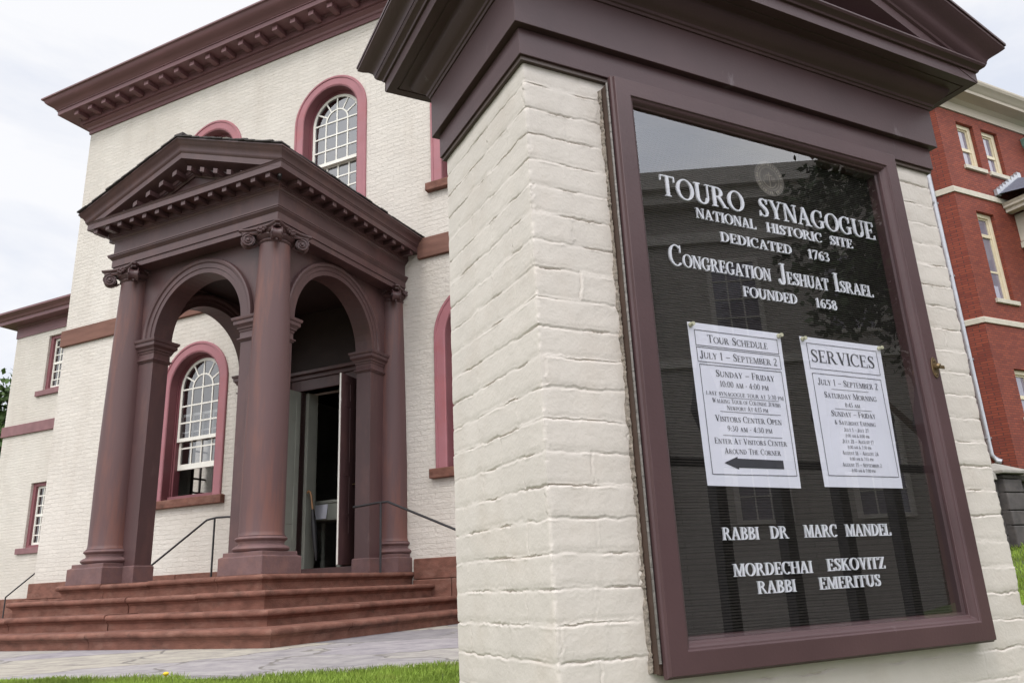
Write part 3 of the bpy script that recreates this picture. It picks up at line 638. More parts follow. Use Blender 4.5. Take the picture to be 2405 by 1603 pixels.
# ================================================================== STEPS AND RAILS
st = empty('stone_steps', B0, TB, 'worn red brownstone steps with rounded nosings leading up to the portico', 'steps')
zt_ = [0, -.148, -.303, -.442]; sr_ = random.Random(5)
for k in range(4):
    ur, ul, vf = .0 + .333 * k, -2.94 - .333 * k, -.045 - .318 * k
    zt = zt_[k]; zb = (zt_[k + 1] if k < 3 else GB) - .03
    pr = [(-.40, zt), (-.012, zt)] + [(.0 + .028 * math.sin(R(a)) - .012, zt - .028 + .028 * math.cos(R(a))) for a in range(15, 181, 15)] + [(-.016, zt - .062), (-.022, zt - .072), (-.03, zt - .078), (-.034, zt - .09), (-.034, zb), (-.40, zb)]
    q = MB()
    # stones butted along each run, slightly uneven
    segs = [((ur, VW), (ur, vf)), ((ur, vf), (ul, vf)), ((ul, vf), (ul, VW))]
    cuts_s = [.42 + .1 * k]; cuts_f = [.20 + .03 * k, .52 - .03 * k, .76 + .02 * k]
    allp = [(ur, VW)] + [(ur, VW + (vf - VW) * c) for c in cuts_s] + [(ur, vf)] + [(ur + (ul - ur) * c, vf) for c in cuts_f] + [(ul, vf)] + [(ul, vf + (VW - vf) * c) for c in cuts_s] + [(ul, VW)]
    i0 = 0; ci = [0, 1, 3, 4, 5, 7, 8]
    for a, b in zip(ci[:-1], ci[1:]):
        pth = [Vector(p) for p in allp[a:b + 1]]
        d0v = (pth[1] - pth[0]).normalized() * .003; d1v = (pth[-2] - pth[-1]).normalized() * .003
        pth[0] = pth[0] + d0v; pth[-1] = pth[-1] + d1v
        dz = sr_.uniform(-.006, .004); de = sr_.uniform(-.006, .006)
        q.sweep([tuple(p) for p in pth], [(e + de, z + dz) for e, z in pr])
    if k == 0: q.box(ul + .2, ur - .2, vf + .2, VW - .06, -.07, -.003)
    q.build('step', STONE, st, smooth=30)

def rail(name, pts, posts, label, root):
    t = empty(name, bw(*root), TB, label, 'handrail', 'thin black iron handrails')
    rel = lambda p: (p[0] - root[0], p[1] - root[1], p[2] - root[2])
    q = MB(); q.tube([rel(p) for p in pts], .014, 8); q.build('rail', IRON, t, smooth=50)
    for a, b in posts:
        q = MB(); q.tube([rel(a), rel(b)], .013, 8); q.build('post', IRON, t, smooth=50)
vR = 1.88
rail('handrail', [(-.40, vR, .775), (-.03, vR, .80), (.10, vR, .80), (1.40, vR, .255)], [((.0, vR - .0, -.0), (.0, vR, .80)), ((1.3, vR, GB), (1.3, vR, .29))], 'black iron handrail on the open side, beyond the right arch of the portico', (.0, vR, -.0))
rail('handrail', [(-2.28, vR, .80), (-2.43, vR, .815), (-2.63, vR, .82), (-2.80, vR, .80), (-3.95, vR, .17)], [((-2.66, vR, 0), (-2.66, vR, .815)), ((-3.9, vR, GB), (-3.9, vR, .19))], 'black iron handrail seen through the left arch under the window', (-2.66, vR, 0))

# ================================================================== REAR WING
VG = 6.0
wg = empty('rear_wing', B0, TB, 'low cream brick rear wing with narrow sash windows at far left', 'building')
def rect_loops(): return [[(-12.98, 4.87), (-11.85, 4.87), (-11.85, 6.29), (-12.98, 6.29)], [(-12.92, 1.10), (-11.85, 1.10), (-11.85, 2.60), (-12.92, 2.60)]]
WL = -14.28
bm = bmesh.new(); ed = []
for lp in [[(WL, GB - .2), (-6.9, GB - .2), (-6.9, 6.44), (WL, 6.44)]] + rect_loops():
    vs = [bm.verts.new((p[0], VG, p[1])) for p in lp]; ed += [bm.edges.new((vs[i], vs[(i + 1) % 4])) for i in range(4)]
bmesh.ops.triangle_fill(bm, use_beauty=True, edges=ed, normal=(0, -1, 0))
for lp in rect_loops():
    a = [bm.verts.new((p[0], VG, p[1])) for p in lp]; b = [bm.verts.new((p[0], VG + .3, p[1])) for p in lp]
    for i in range(4): bm.faces.new((a[i], a[(i + 1) % 4], b[(i + 1) % 4], b[i]))
bm.faces.new([bm.verts.new(p) for p in ((WL, VG, GB - .2), (WL, VG, 6.44), (WL, 14, 6.44), (WL, 14, GB - .2))])
bm.faces.new([bm.verts.new(p) for p in ((WL, VG + .31, GB), (-6.9, VG + .31, GB), (-6.9, VG + .31, 6.4), (WL, VG + .31, 6.4))])
me = bpy.data.meshes.new('wall'); bm.to_mesh(me); bm.free(); me.materials.append(CREAM); o = bpy.data.objects.new('wall', me); C.objects.link(o); o.parent = wg
q = MB(); q.sweep([(-6.9, VG), (WL, VG), (WL, 14)], [(-.05, 6.43), (.02, 6.43), (.02, 6.70), (.05, 6.71), (.06, 6.74), (.32, 6.745), (.32, 6.83), (.35, 6.85), (.38, 6.90), (.44, 6.94), (.48, 6.96), (.48, 7.01), (-.05, 7.03)], caps=False)
q.build('cornice', CORN, wg, smooth=25)
q = MB(); q.box(WL - .03, -7.0, VG - .05, VG + .02, 3.84, 4.10); q.build('belt_course', WINGBELT, wg, bevel=.008)
q = MB(); q.box(WL - .05, -7.0, VG - .06, VG + .02, GB - .2, -.02); q.build('water_table', STONE, wg, bevel=.008)
for lp in rect_loops():
    x0, x1, z0, z1 = lp[0][0], lp[1][0], lp[0][1], lp[2][1]
    q = MB(); q.box(x0, x0 + .10, VG + .06, VG + .2, z0, z1); q.box(x1 - .10, x1, VG + .06, VG + .2, z0, z1); q.box(x0 + .1, x1 - .1, VG + .061, VG + .2, z1 - .08, z1); q.box(x0 + .1, x1 - .1, VG + .061, VG + .2, z0, z0 + .06)
    w = q.build('window', PINKD, wg)
    s = MB(); a, b, c, d = x0 + .1, x1 - .1, z0 + .06, z1 - .08
    s.box(a, a + .045, VG + .12, VG + .15, c, d); s.box(b - .045, b, VG + .12, VG + .15, c, d); s.box(a, b, VG + .119, VG + .151, c, c + .06); s.box(a, b, VG + .119, VG + .151, d - .05, d); s.box(a, b, VG + .117, VG + .151, (c + d) / 2 - .03, (c + d) / 2 + .03)
    for i in range(1, 4): s.box(a + (b - a) * i / 4 - .013, a + (b - a) * i / 4 + .013, VG + .125, VG + .147, c + .01, d - .01)
    for i in (1, 2, 4, 5): s.box(a + .01, b - .01, VG + .126, VG + .146, c + (d - c) * i / 6 - .013, c + (d - c) * i / 6 + .013)
    s.build('sash', SILLW, w)
    s = MB(); s.add([(a, VG + .14, c), (b, VG + .14, c), (b, VG + .14, d), (a, VG + .14, d)], [(0, 1, 2, 3)]); s.build('pane', PANE, w, fix=False)
    s = MB(); s.box(x0 - .2, x1 + .2, VG - .06, VG + .1, z0 - .135, z0 - .003); s.build('sill', WINGBELT, w, bevel=.008)
# rail up to the wing's side entrance
rail('handrail', [(-8.9, 4.4, 1.02), (-9.6, 4.4, .62), (-10.8, 4.4, .0)], [((-9.72, 4.4, GB), (-9.72, 4.4, .55)), ((-10.8, 4.4, GB), (-10.8, 4.4, .0))], 'black iron handrail sloping beside the corner of the rear wing', (-9.72, 4.4, GB))

# ================================================================== GATE PILLAR
PW_, PD = 1.463, .492
pil = empty('brick_gate_pillar', pw(0, 0, 0), TP, 'cream painted brick gate pillar with brown pedimented wooden cap in the foreground', 'pillar')
CO, J0 = .0683, .0166
def vnoise(n0, n1, c0, c1, seed):
    """smooth value noise sampled on arrays c0 (cols) x c1 (rows) in cell units"""
    r = np.random.RandomState(seed); g_ = r.rand(n0 + 3, n1 + 3) * 2 - 1
    i = np.floor(c0).astype(int) % (n0 + 1); j = np.floor(c1).astype(int) % (n1 + 1); f = c0 - np.floor(c0); h = c1 - np.floor(c1)
    f = f * f * (3 - 2 * f); h = h * h * (3 - 2 * h)
    return (g_[i, j] * (1 - f) + g_[i + 1, j] * f) * (1 - h) + (g_[i, j + 1] * (1 - f) + g_[i + 1, j + 1] * f) * h
def brick_height(s, z):
    S, Zz = np.meshgrid(s, z, indexing='ij'); shp = S.shape; S = S.ravel() + 5; Zz = Zz.ravel() + 3
    h = np.zeros_like(S)
    wob = .0028 * vnoise(400, 80, S / .045, Zz / .09, 1) + .0018 * vnoise(900, 100, S / .014, Zz / .08, 2) + .0009 * vnoise(2500, 100, S / .005, Zz / .05, 22)
    zz = (Zz - 3 - J0 + wob) / CO; k = np.floor(zz + .5); t = (zz - k) * CO              # t: distance above the nearest bed joint
    a1 = .5 + .5 * vnoise(300, 90, S / .06, k + 30, 3); a2 = .5 + .5 * vnoise(300, 90, S / .05, k + 30.3, 4)
    a3 = np.clip(vnoise(500, 90, S / .03, k + 30.1, 14) * 1.6, 0, 1)
    h += -.0012 * np.exp(-(t / .007) ** 2)
    h += -.0070 * a1 ** 2.2 * np.exp(-((t + .0042) / .0016) ** 2)
    h += (.0011) * a2 * (.45 + .9 * np.abs(vnoise(2000, 100, S / .009, k + 30.2, 15))) * np.exp(-((t - .0015) / .0026) ** 2)
    h += (.0011) * a3 * np.exp(-((t + .0085) / .0022) ** 2)
    kc = np.floor(zz).astype(int)                                                        # course index
    odd = (kc % 2) != 0
    off = np.where(odd, .105, .0) + .012 * np.sin(kc * 2.3)
    bl = .21; bb = (S - 5 - off + .006 * vnoise(100, 300, S / .2, Zz / .012, 5)) / bl; bi = np.floor(bb + .5); dj = (bb - bi) * bl
    hh = np.abs(np.sin((np.floor(bb) * 12.9898 + kc * 78.233)) * 43758.5) % 1
    vis = np.abs(np.sin((bi * 39.425 + kc * 11.135)) * 24634.6) % 1
    h += -.0026 * vis ** 2 * np.exp(-((dj + .001) / .0018) ** 2) + (.0007) * vis * np.exp(-((dj - .004) / .003) ** 2)
    cd_ = np.minimum(np.abs(S - 5), np.abs(S - 5 - PW_)); h += -np.exp(-(cd_ / .005) ** 2) * (.0006 + .0018 * np.clip(vnoise(100, 300, S / 1.0, Zz / .011, 31), 0, 1) + .0016 * np.clip(vnoise(100, 300, S / 1.0, Zz / .05, 32), 0, 1))
    h += (hh - .5) * .0016
    tilt = (np.abs(np.sin(hh * 91.7)) - .5) * .05; h += tilt * np.clip(dj, -.05, .05) * .2
    h += (.0005 * vnoise(300, 300, S / .035, Zz / .03, 6)) + .00022 * vnoise(900, 900, S / .009, Zz / .009, 7) + (.00010) * vnoise(1800, 1800, S / .004, Zz / .004, 8)
    return h.reshape(shp)
def brick_shell():
    cols = []      # (x, y, nx, ny, s)
    for y in np.linspace(PD, .005, 165): cols.append((0, y, -1, 0, -y))
    cols.append((0, 0, -1, -1, 0))
    for x in np.linspace(.005, .235, 82): cols.append((x, 0, 0, -1, x))
    for x in np.linspace(.245, 1.235, 110): cols.append((x, 0, 0, -1, x))
    for x in np.linspace(1.24, PW_ - .005, 78): cols.append((x, 0, 0, -1, x))
    cols.append((PW_, 0, 1, -1, PW_))
    for y in np.linspace(.004, PD, 60): cols.append((PW_, y, 1, 0, PW_ + y))
    for x in np.linspace(PW_ - .01, .01, 40): cols.append((x, PD, 0, 1, PW_ * 2 + PD - x))
    cols = np.array(cols); zs_ = np.concatenate([np.linspace(-1.55, -.36, 100), np.arange(-.355, 1.262, .0023)])
    H = brick_height(cols[:, 4], zs_)
    n, m = len(cols), len(zs_)
    X = cols[:, 0:1] + cols[:, 2:3] * H; Y = cols[:, 1:2] + cols[:, 3:4] * H; ZZ = np.repeat(zs_[None, :], n, 0)
    v = np.stack([X, Y, ZZ], -1).reshape(-1, 3)
    ii, jj = np.meshgrid(np.arange(n), np.arange(m - 1), indexing='ij'); i2 = (ii + 1) % n
    f = np.stack([ii * m + jj, i2 * m + jj, i2 * m + jj + 1, ii * m + jj + 1], -1)
    # nothing behind the board's box
    cx_ = (cols[:, 0][:, None] > .25) & (cols[:, 0][:, None] < 1.22) & (cols[:, 1][:, None] < .01) & (zs_[None, :-1] > -.13) & (zs_[None, :-1] < 1.19)
    f = f[~cx_].reshape(-1, 4)
    me = bpy.data.meshes.new('brickwork'); me.vertices.add(len(v)); me.vertices.foreach_set('co', v.ravel())
    me.loops.add(len(f) * 4); me.loops.foreach_set('vertex_index', f.ravel()); me.polygons.add(len(f)); me.polygons.foreach_set('loop_start', np.arange(len(f)) * 4)
    me.polygons.foreach_set('loop_total', np.full(len(f), 4)); me.update(calc_edges=True); me.validate()
    me.polygons.foreach_set('use_smooth', np.ones(len(me.polygons), bool))
    me.set_sharp_from_angle(angle=R(50)); me.materials.append(PILLAR); o = bpy.data.objects.new('brickwork', me); C.objects.link(o); o.parent = pil
brick_shell()
rectp = [(PW_, PD), (PW_, 0), (0, 0), (0, PD)]
q = MB(); q.sweep(rectp, [(-.1, 1.238), (.016, 1.238), (.016, 1.3065), (.016, 1.312), (-.1, 1.312)], closed=True); q.build('lower_fascia', BROWNP, pil, bevel=.0015)
q = MB(); q.sweep(rectp, [(-.1, 1.3125), (.034, 1.3125), (.034, 1.447), (.034, 1.46), (-.1, 1.46)], closed=True); q.build('upper_fascia', BROWNP, pil, bevel=.0015)
q = MB(); q.sweep(rectp, [(-.008, 1.2268), (.010, 1.2268), (.010, 1.2385), (-.008, 1.2385)], closed=True); q.build('caulk_strip', WOODD, pil)
ccr = [(-.05, 1.449), (.038, 1.449), (.040, 1.457), (.044, 1.4585), (.046, 1.466), (.056, 1.474), (.066, 1.480), (.078, 1.494), (.082, 1.500), (.086, 1.5125), (.110, 1.5125), (.1105, 1.516), (.114, 1.516), (.1145, 1.5125), (.143, 1.5125), (.143, 1.550), (.150, 1.5505), (.152, 1.557), (.158, 1.562), (.166, 1.566), (.170, 1.572), (.170, 1.5775), (-.05, 1.583)]
q = MB(); q.sweep(rectp, ccr, closed=True); q.build('cornice', BROWNP, pil, smooth=25, bevel=.001)
SL2 = .372; hw = PW_ / 2; xc = PW_ / 2
rk2 = [(.002, 1.475), (.03, 1.48), (.07, 1.512), (.1445, 1.515), (.1445, 1.5515), (.1515, 1.553), (.154, 1.560), (.166, 1.567), (.1715, 1.576), (.1725, 1.583), (.176, 1.590), (.186, 1.600), (.200, 1.606), (.209, 1.6125), (.2125, 1.6155), (.2145, 1.617), (.2145, 1.626), (-.01, 1.634)]
q = MB()
for sgn in (1, -1):
    for yy, s2 in ((0, -1), (PD, 1)):
        a = [(xc + sgn * (hw + e), yy + s2 * e, z) for e, z in rk2]; b = [(xc, yy + s2 * e, z + SL2 * (hw + e)) for e, z in rk2]
        q.grid([a, b])
    ey = [(e, z) for e, z in rk2 if e > .1714]
    q.grid([[(xc + sgn * (hw + e), -e, z) for e, z in ey], [(xc + sgn * (hw + e), PD + e, z) for e, z in ey]])
q.build('pediment_moulding', BROWNP, pil, smooth=25)
q = MB()
for yy in ((-.001, .03), (PD - .03, PD + .001)): q.poly([(-.1, 1.57), (PW_ + .1, 1.57), (xc, 1.59 + SL2 * (hw + .1))], *yy)
q.build('tympanum', BROWNP, pil)
q = MB()
for sgn in (1, -1):
    a = (xc + sgn * (hw + .217), 1.6265); b = (xc, 1.6265 + SL2 * (hw + .222))
    q.poly([a, b, (b[0], b[1] + .008), (a[0], a[1] + .008)], -.219, PD + .219)
q.build('roof', BROWNP, pil)

# ================================================================== NOTICE BOARD
nb = empty('notice_board', pw(.736, -.0, -.168), TP, 'glazed brown framed letter board with white lettering set in the gate pillar', 'notice board')
NBx, NBz = .736, -.168
def nbm(q, name, m, parent=nb, **k):
    q.v = [(x - NBx, y, z - NBz) for x, y, z in q.v]; return q.build(name, m, parent, **k)
FX0, FX1, FZ0, FZ1 = .2225, 1.2495, -.168, 1.2245
q = MB()
frp = [(.006, .03), (.006, -.028), (.0, -.030), (.0, -.040), (.004, -.044), (.006, -.052), (.050, -.052), (.052, -.048), (.056, -.0465), (.060, -.043), (.064, -.036), (.068, -.034), (.068, -.024), (.074, -.021), (.074, .03)]
ring_ = []
for p_i, (cx_, cz_, sx, sz) in enumerate(((FX0, FZ0, 1, 1), (FX1, FZ0, -1, 1), (FX1, FZ1, -1, -1), (FX0, FZ1, 1, -1))):
    ring_.append([(cx_ + sx * w_, d_, cz_ + sz * w_) for w_, d_ in frp])
q.grid(ring_, closed_u=True); frame = nbm(q, 'frame', BROWNP, smooth=25, bevel=.0012)
q = MB(); q.box(FX0 - .006, FX0 + .004, -.026, .02, FZ0 + .01, FZ1 - .02); nbm(q, 'back_box', WOODD)
q = MB()
rgc = random.Random(2); rws = []; z = FZ0 + .012; wv = .004
while z < FZ1 - .02:
    wv = min(.007, max(.0005, wv + rgc.uniform(-.0035, .0035))); dv = rgc.uniform(-.002, .002)
    rws.append([(FX0 - .009 - wv, .006, z), (FX0 - .008 - wv * .8, -.004 + dv, z + rgc.uniform(-.002, .002)), (FX0 - .0085, -.009 + dv, z), (FX0 - .006, -.007 + dv, z), (FX0 - .005, .006, z)]); z += rgc.uniform(.003, .008)
q.grid(rws)
nbm(q, 'caulking', CAULK)
q = MB(); z = FZ0 + .03
while z < FZ1 - .03: q.tube([(FX0 - .005, -.031, z), (FX0 - .005, -.031, z + .0225)], .0032, 8); z += .0232
nbm(q, 'hinge', STEEL, smooth=40)
q = MB()
per = .0064; z = -.13; rows_ = []
while z < 1.19:
    for dz, dy in ((0, .0150), (.0002, .0062), (.0036, .0056), (.0040, .0150)):
        rows_.append((dy, z + dz))
    z += per
q.grid([[(.262, y, z) for y, z in rows_], [(1.212, y, z) for y, z in rows_]])
q.box(.258, .2625, -.02, .02, -.13, 1.19); q.box(1.2115, 1.216, -.02, .02, -.13, 1.19); q.box(.2625, 1.2115, -.02, .02, 1.175, 1.19)
board = nbm(q, 'letter_board', FELT)
q = MB(); q.box(.2625, 1.2115, -.02, .005, -.130, -.1195); nbm(q, 'ledge', CAULK)
q = MB(); q.add([(.290, -.0275, -.10), (1.184, -.0275, -.10), (1.184, -.0275, 1.156), (.290, -.0275, 1.156)], [(0, 1, 2, 3)]); nbm(q, 'glass', BGLASS, fix=False)
q = MB(); q.v = []; 
esc = [(.013 * math.cos(a), .030 * math.sin(a)) for a in np.linspace(0, 2 * math.pi, 24, endpoint=False)]
q.poly(esc, -.003, 0); lock = q.build('lock', BRASS, nb, bevel=.001, loc=(1.222 - NBx, -.052, .5475 - NBz))
q = MB(); q.tube([(.0, 0, .002), (.0, -.014, .002), (.001, -.018, .001)], [.008, .008, .006], 12); q.box(.0, .022, -.016, -.012, -.006, .004); q.box(-.004, .004, -.005, -.002, .017, .022); q.box(-.004, .004, -.005, -.002, -.022, -.017)
q.build('turn_knob', BRASS, lock, bevel=.001)
# ---- lettering: a small serif alphabet drawn as strokes (cap height 1)
T_, t_, sh = .15, .055, .045
def _arc(cx, cy, rx, ry, a0, a1, tx=T_, ty=t_, n=18):
    out_ = []
    for i in range(n):
        a, b = R(a0 + (a1 - a0) * i / n), R(a0 + (a1 - a0) * (i + 1) / n)
        out_.append([(cx + rx * math.cos(a), cy + ry * math.sin(a)), (cx + rx * math.cos(b), cy + ry * math.sin(b)), (cx + (rx - tx) * math.cos(b), cy + (ry - ty) * math.sin(b)), (cx + (rx - tx) * math.cos(a), cy + (ry - ty) * math.sin(a))])
    return out_
def _r(x0, y0, x1, y1): return [[(x0, y0), (x1, y0), (x1, y1), (x0, y1)]]
def _V(x, w=T_, y0=0., y1=1., sb=1, st_=1):
    o_ = _r(x, y0, x + w, y1)
    if sb: o_ += _r(x - .07, y0, x + w + .07, y0 + sh)
    if st_: o_ += _r(x - .07, y1 - sh, x + w + .07, y1)
    return o_
def _l(x0, y0, x1, y1, w): return [[(x0, y0), (x0 + w, y0), (x1 + w, y1), (x1, y1)]]
def _s(p):
    o_ = []; nn = []
    for i in range(len(p)):
        a, b = p[max(i - 1, 0)], p[min(i + 1, len(p) - 1)]; d = Vector((b[0] - a[0], b[1] - a[1])).normalized(); nn.append(Vector((-d.y, d.x)))
    for i in range(len(p) - 1):
        a, b, na, n2 = p[i], p[i + 1], nn[i] * p[i][2] / 2, nn[i + 1] * p[i + 1][2] / 2
        o_.append([(a[0] + na.x, a[1] + na.y), (b[0] + n2.x, b[1] + n2.y), (b[0] - n2.x, b[1] - n2.y), (a[0] - na.x, a[1] - na.y)])
    return o_
G = {
 'A': (.84, _l(.07, 0, .36, 1, .06) + _l(.58, 0, .30, 1, .17) + _r(.19, .30, .62, .355) + _r(0, 0, .24, sh) + _r(.49, 0, .84, sh)),
 'B': (.70, _V(.08) + _arc(.30, .755, .30, .245, -90, 90) + _arc(.30, .265, .36, .265, -90, 90) + _r(.2, .945, .31, 1) + _r(.2, .485, .31, .54) + _r(.2, 0, .31, .055)),
 'C': (.78, _arc(.43, .5, .43, .52, 48, 315) + _r(.68, .66, .73, 1.0)),
 'D': (.82, _V(.08) + _arc(.28, .5, .50, .5, -90, 90) + _r(.2, .945, .3, 1) + _r(.2, 0, .3, .055)),
 'E': (.68, _V(.08) + _r(.2, .95, .6, 1) + _r(.56, .76, .6, 1) + _r(.2, .48, .46, .53) + _r(.43, .39, .465, .62) + _r(.2, 0, .64, .05) + _r(.6, 0, .645, .25)),
 'F': (.62, _V(.08) + _r(.2, .95, .6, 1) + _r(.56, .76, .6, 1) + _r(.2, .48, .46, .53) + _r(.43, .39, .465, .62)),
 'G': (.86, _arc(.43, .5, .43, .52, 48, 312) + _r(.66, .66, .71, 1.0) + _r(.60, .06, .75, .42) + _r(.52, .39, .84, .435)),
 'H': (.86, _V(.08) + _V(.63) + _r(.2, .475, .65, .53)),
 'I': (.31, _V(.08)),
 'J': (.44, _r(.19, .18, .34, 1) + _r(.10, .955, .42, 1) + _arc(.12, .16, .22, .24, 195, 360, .15, .08) + _r(-.1, .08, .03, .2)),
 'K': (.86, _V(.08) + _l(.22, .42, .58, 1, .07) + _l(.60, 0, .30, .56, .18) + _r(.48, .955, .78, 1) + _r(.54, 0, .88, sh)),
 'L': (.66, _V(.08) + _r(.2, 0, .62, .05) + _r(.58, 0, .625, .27)),
 'M': (1.04, _r(.11, 0, .165, 1) + _r(.02, 0, .26, sh) + _r(.02, .955, .22, 1) + _l(.46, 0, .12, 1, .16) + _l(.48, 0, .80, 1, .06) + _V(.80)),
 'N': (.88, _r(.11, 0, .165, 1) + _r(.02, 0, .27, sh) + _r(.0, .955, .22, 1) + _l(.60, 0, .10, 1, .17) + _r(.715, 0, .77, 1) + _r(.62, .955, .88, 1)),
 'O': (.90, _arc(.45, .5, .45, .52, 0, 360, n=30)),
 'P': (.66, _V(.08) + _arc(.30, .72, .33, .28, -90, 90) + _r(.2, .945, .31, 1) + _r(.2, .44, .31, .495)),
 'R': (.84, _V(.08) + _arc(.30, .74, .32, .26, -90, 90) + _r(.2, .945, .31, 1) + _r(.2, .48, .31, .535) + _l(.62, 0, .32, .5, .17) + _r(.6, 0, .86, sh)),
 'S': (.62, _s([(.53, .78, .05), (.47, .91, .06), (.32, .975, .07), (.18, .92, .10), (.13, .78, .14), (.2, .63, .17), (.33, .52, .18), (.46, .40, .17), (.52, .24, .14), (.46, .09, .10), (.32, .025, .07), (.16, .08, .06), (.09, .22, .05)]) + _r(.51, .70, .555, .99) + _r(.06, .01, .105, .30)),
 'T': (.78, _V(.31, st_=0) + _r(.02, .95, .75, 1) + _r(.02, .74, .065, 1) + _r(.705, .74, .75, 1)),
 'U': (.84, _r(.08, .3, .23, 1) + _r(.0, .955, .31, 1) + _arc(.405, .31, .325, .33, 180, 360, .15, .07) + _r(.675, .3, .73, 1) + _r(.58, .955, .84, 1)),
 'V': (.82, _l(.34, 0, .08, 1, .17) + _l(.37, 0, .66, 1, .06) + _r(0, .955, .32, 1) + _r(.56, .955, .82, 1)),
 'W': (1.14, _l(.29, 0, .07, 1, .15) + _l(.31, 0, .52, 1, .055) + _l(.64, 0, .42, 1, .15) + _l(.66, 0, .98, 1, .055) + _r(0, .955, .28, 1) + _r(.38, .955, .62, 1) + _r(.88, .955, 1.12, 1)),
 'Y': (.80, _l(.31, .42, .07, 1, .17) + _l(.41, .42, .65, 1, .06) + _V(.32, y1=.46, st_=0) + _r(0, .955, .31, 1) + _r(.55, .955, .8, 1)),
 'Z': (.70, _r(.06, .95, .64, 1) + _r(.06, .76, .105, 1) + _l(.04, 0, .47, 1, .18) + _r(.04, 0, .66, .05) + _r(.615, 0, .66, .25)),
 '0': (.60, _arc(.30, .5, .28, .52, 0, 360, .13, .05, 24)), '1': (.44, _V(.15, .13, st_=0) + _l(.04, .82, .17, 1, .07)),
 '2': (.58, _s([(.08, .74, .07), (.12, .9, .07), (.27, .97, .07), (.42, .9, .11), (.46, .74, .13), (.38, .54, .11), (.22, .3, .08), (.07, .06, .08)]) + _r(.05, 0, .52, .11)),
 '3': (.56, _s([(.07, .82, .06), (.18, .95, .06), (.32, .94, .09), (.40, .78, .12), (.33, .6, .08), (.2, .54, .05), (.36, .48, .08), (.45, .28, .13), (.36, .07, .09), (.2, .02, .06), (.06, .12, .08)])),
 '4': (.60, _r(.36, 0, .48, 1) + _l(.03, .28, .36, 1, .08) + _r(.03, .24, .56, .32) + _r(.26, 0, .57, sh)),
 '5': (.56, _r(.14, .88, .48, 1) + _r(.12, .52, .17, .95) + _s([(.14, .53, .06), (.28, .61, .07), (.42, .5, .11), (.45, .3, .13), (.37, .1, .1), (.22, .02, .06), (.06, .1, .08)])),
 '6': (.58, _s([(.5, .92, .06), (.34, .94, .06), (.18, .78, .09), (.1, .5, .13), (.12, .25, .12), (.2, .06, .08)]) + _arc(.30, .30, .24, .31, 0, 360, .12, .05)),
 '7': (.56, _r(.04, .9, .52, 1) + _r(.04, .78, .08, 1) + _l(.16, 0, .43, .95, .10)),
 '8': (.58, _arc(.28, .76, .21, .25, 0, 360, .10, .05) + _arc(.28, .27, .25, .29, 0, 360, .12, .05)),
 '9': (.58, _arc(.28, .69, .24, .32, 0, 360, .12, .05) + _s([(.46, .75, .12), (.47, .5, .13), (.4, .22, .09), (.24, .05, .06), (.06, .08, .06)])),
 '-': (.36, _r(.04, .34, .30, .42)), '–': (.62, _r(.02, .36, .60, .43)), ':': (.26, _r(.08, .04, .19, .17) + _r(.08, .5, .19, .63)), ' ': (.34, []),
 '&': (.80, _s([(.74, .52, .05), (.62, .28, .06), (.44, .08, .08), (.26, .02, .1), (.1, .14, .12), (.12, .36, .12), (.3, .52, .08), (.46, .7, .08), (.44, .88, .09), (.32, .97, .06), (.2, .84, .1), (.26, .62, .12), (.44, .34, .15), (.66, .04, .14)])),
}
def text(q, s, x0, x1, z, h, y, depth=0., bold=0., small=.78, gap=.055):
    """s set between x0 and x1 (measured), baseline z, cap height h; small letters print as small capitals"""
    pos = 0; items = []
    for ch in s:
        k = small if ch.islower() else 1.; gl = G.get(ch.upper(), G[' ']); items.append((pos, k, gl[1])); pos += (gl[0] + gap) * k
    sx = (x1 - x0) / max(.01, pos - gap)
    cnt = 0
    for p_, k, polys in items:
        for pl in polys:
            cnt += 1; eps = (cnt % 23) * 6e-6
            xs_ = [x0 + (p_ + a * k) * sx for a, b in pl]; zs_ = [z + b * k * h for a, b in pl]
            if bold:
                mxx = sum(xs_) / len(xs_); xs_ = [x + (bold if x > mxx else -bold) for x in xs_]; mz = sum(zs_) / len(zs_); zs_ = [zz + (bold * .6 if zz > mz else -bold * .6) for zz in zs_]
            n = len(pl)
            if depth:
                q.add([(a, y - depth - eps, b) for a, b in zip(xs_, zs_)] + [(a, y, b) for a, b in zip(xs_, zs_)], [tuple(range(n)), tuple(range(2 * n - 1, n - 1, -1))] + [(i, n + i, n + (i + 1) % n, (i + 1) % n) for i in range(n)])
            else:
                q.add([(a, y - eps, b) for a, b in zip(xs_, zs_)], [tuple(range(n))])
LINES = [
 [('TOURO', .376, .6527, .945, .0577), ('SYNAGOGUE', .7035, 1.1556, .945, .0545)],
 [('NATIONAL', .482, .6843, .900, .0282), ('HISTORIC', .7224, .9281, .9005, .0278), ('SITE', .9599, 1.0504, .9015, .0272)],
 [('DEDICATED', .5546, .8031, .8455, .0270), ('1763', .8635, .9455, .8445, .0277)],
 [('Congregation', .3796, .710, .7557, .0555), ('Jeshuat', .7432, .9223, .7556, .0570), ('Israel', .9462, 1.0974, .758, .0550)],
 [('FOUNDED', .6063, .7932, .701, .0277), ('1658', .8615, .9409, .701, .0273)],
 [('RABBI', .4428, .5496, .0995, .0276), ('DR', .5856, .6399, .1004, .0276), ('MARC', .6929, .8017, .1012, .029), ('MANDEL', .8315, .9925, .1015, .0288)],
 [('MORDECHAI', .4611, .7012, .0205, .0270), ('ESKOVITZ', .7514, .9502, .0225, .0276)],
 [('RABBI', .5254, .6404, -.0188, .0268), ('EMERITUS', .7166, .9238, -.018, .0270)]]
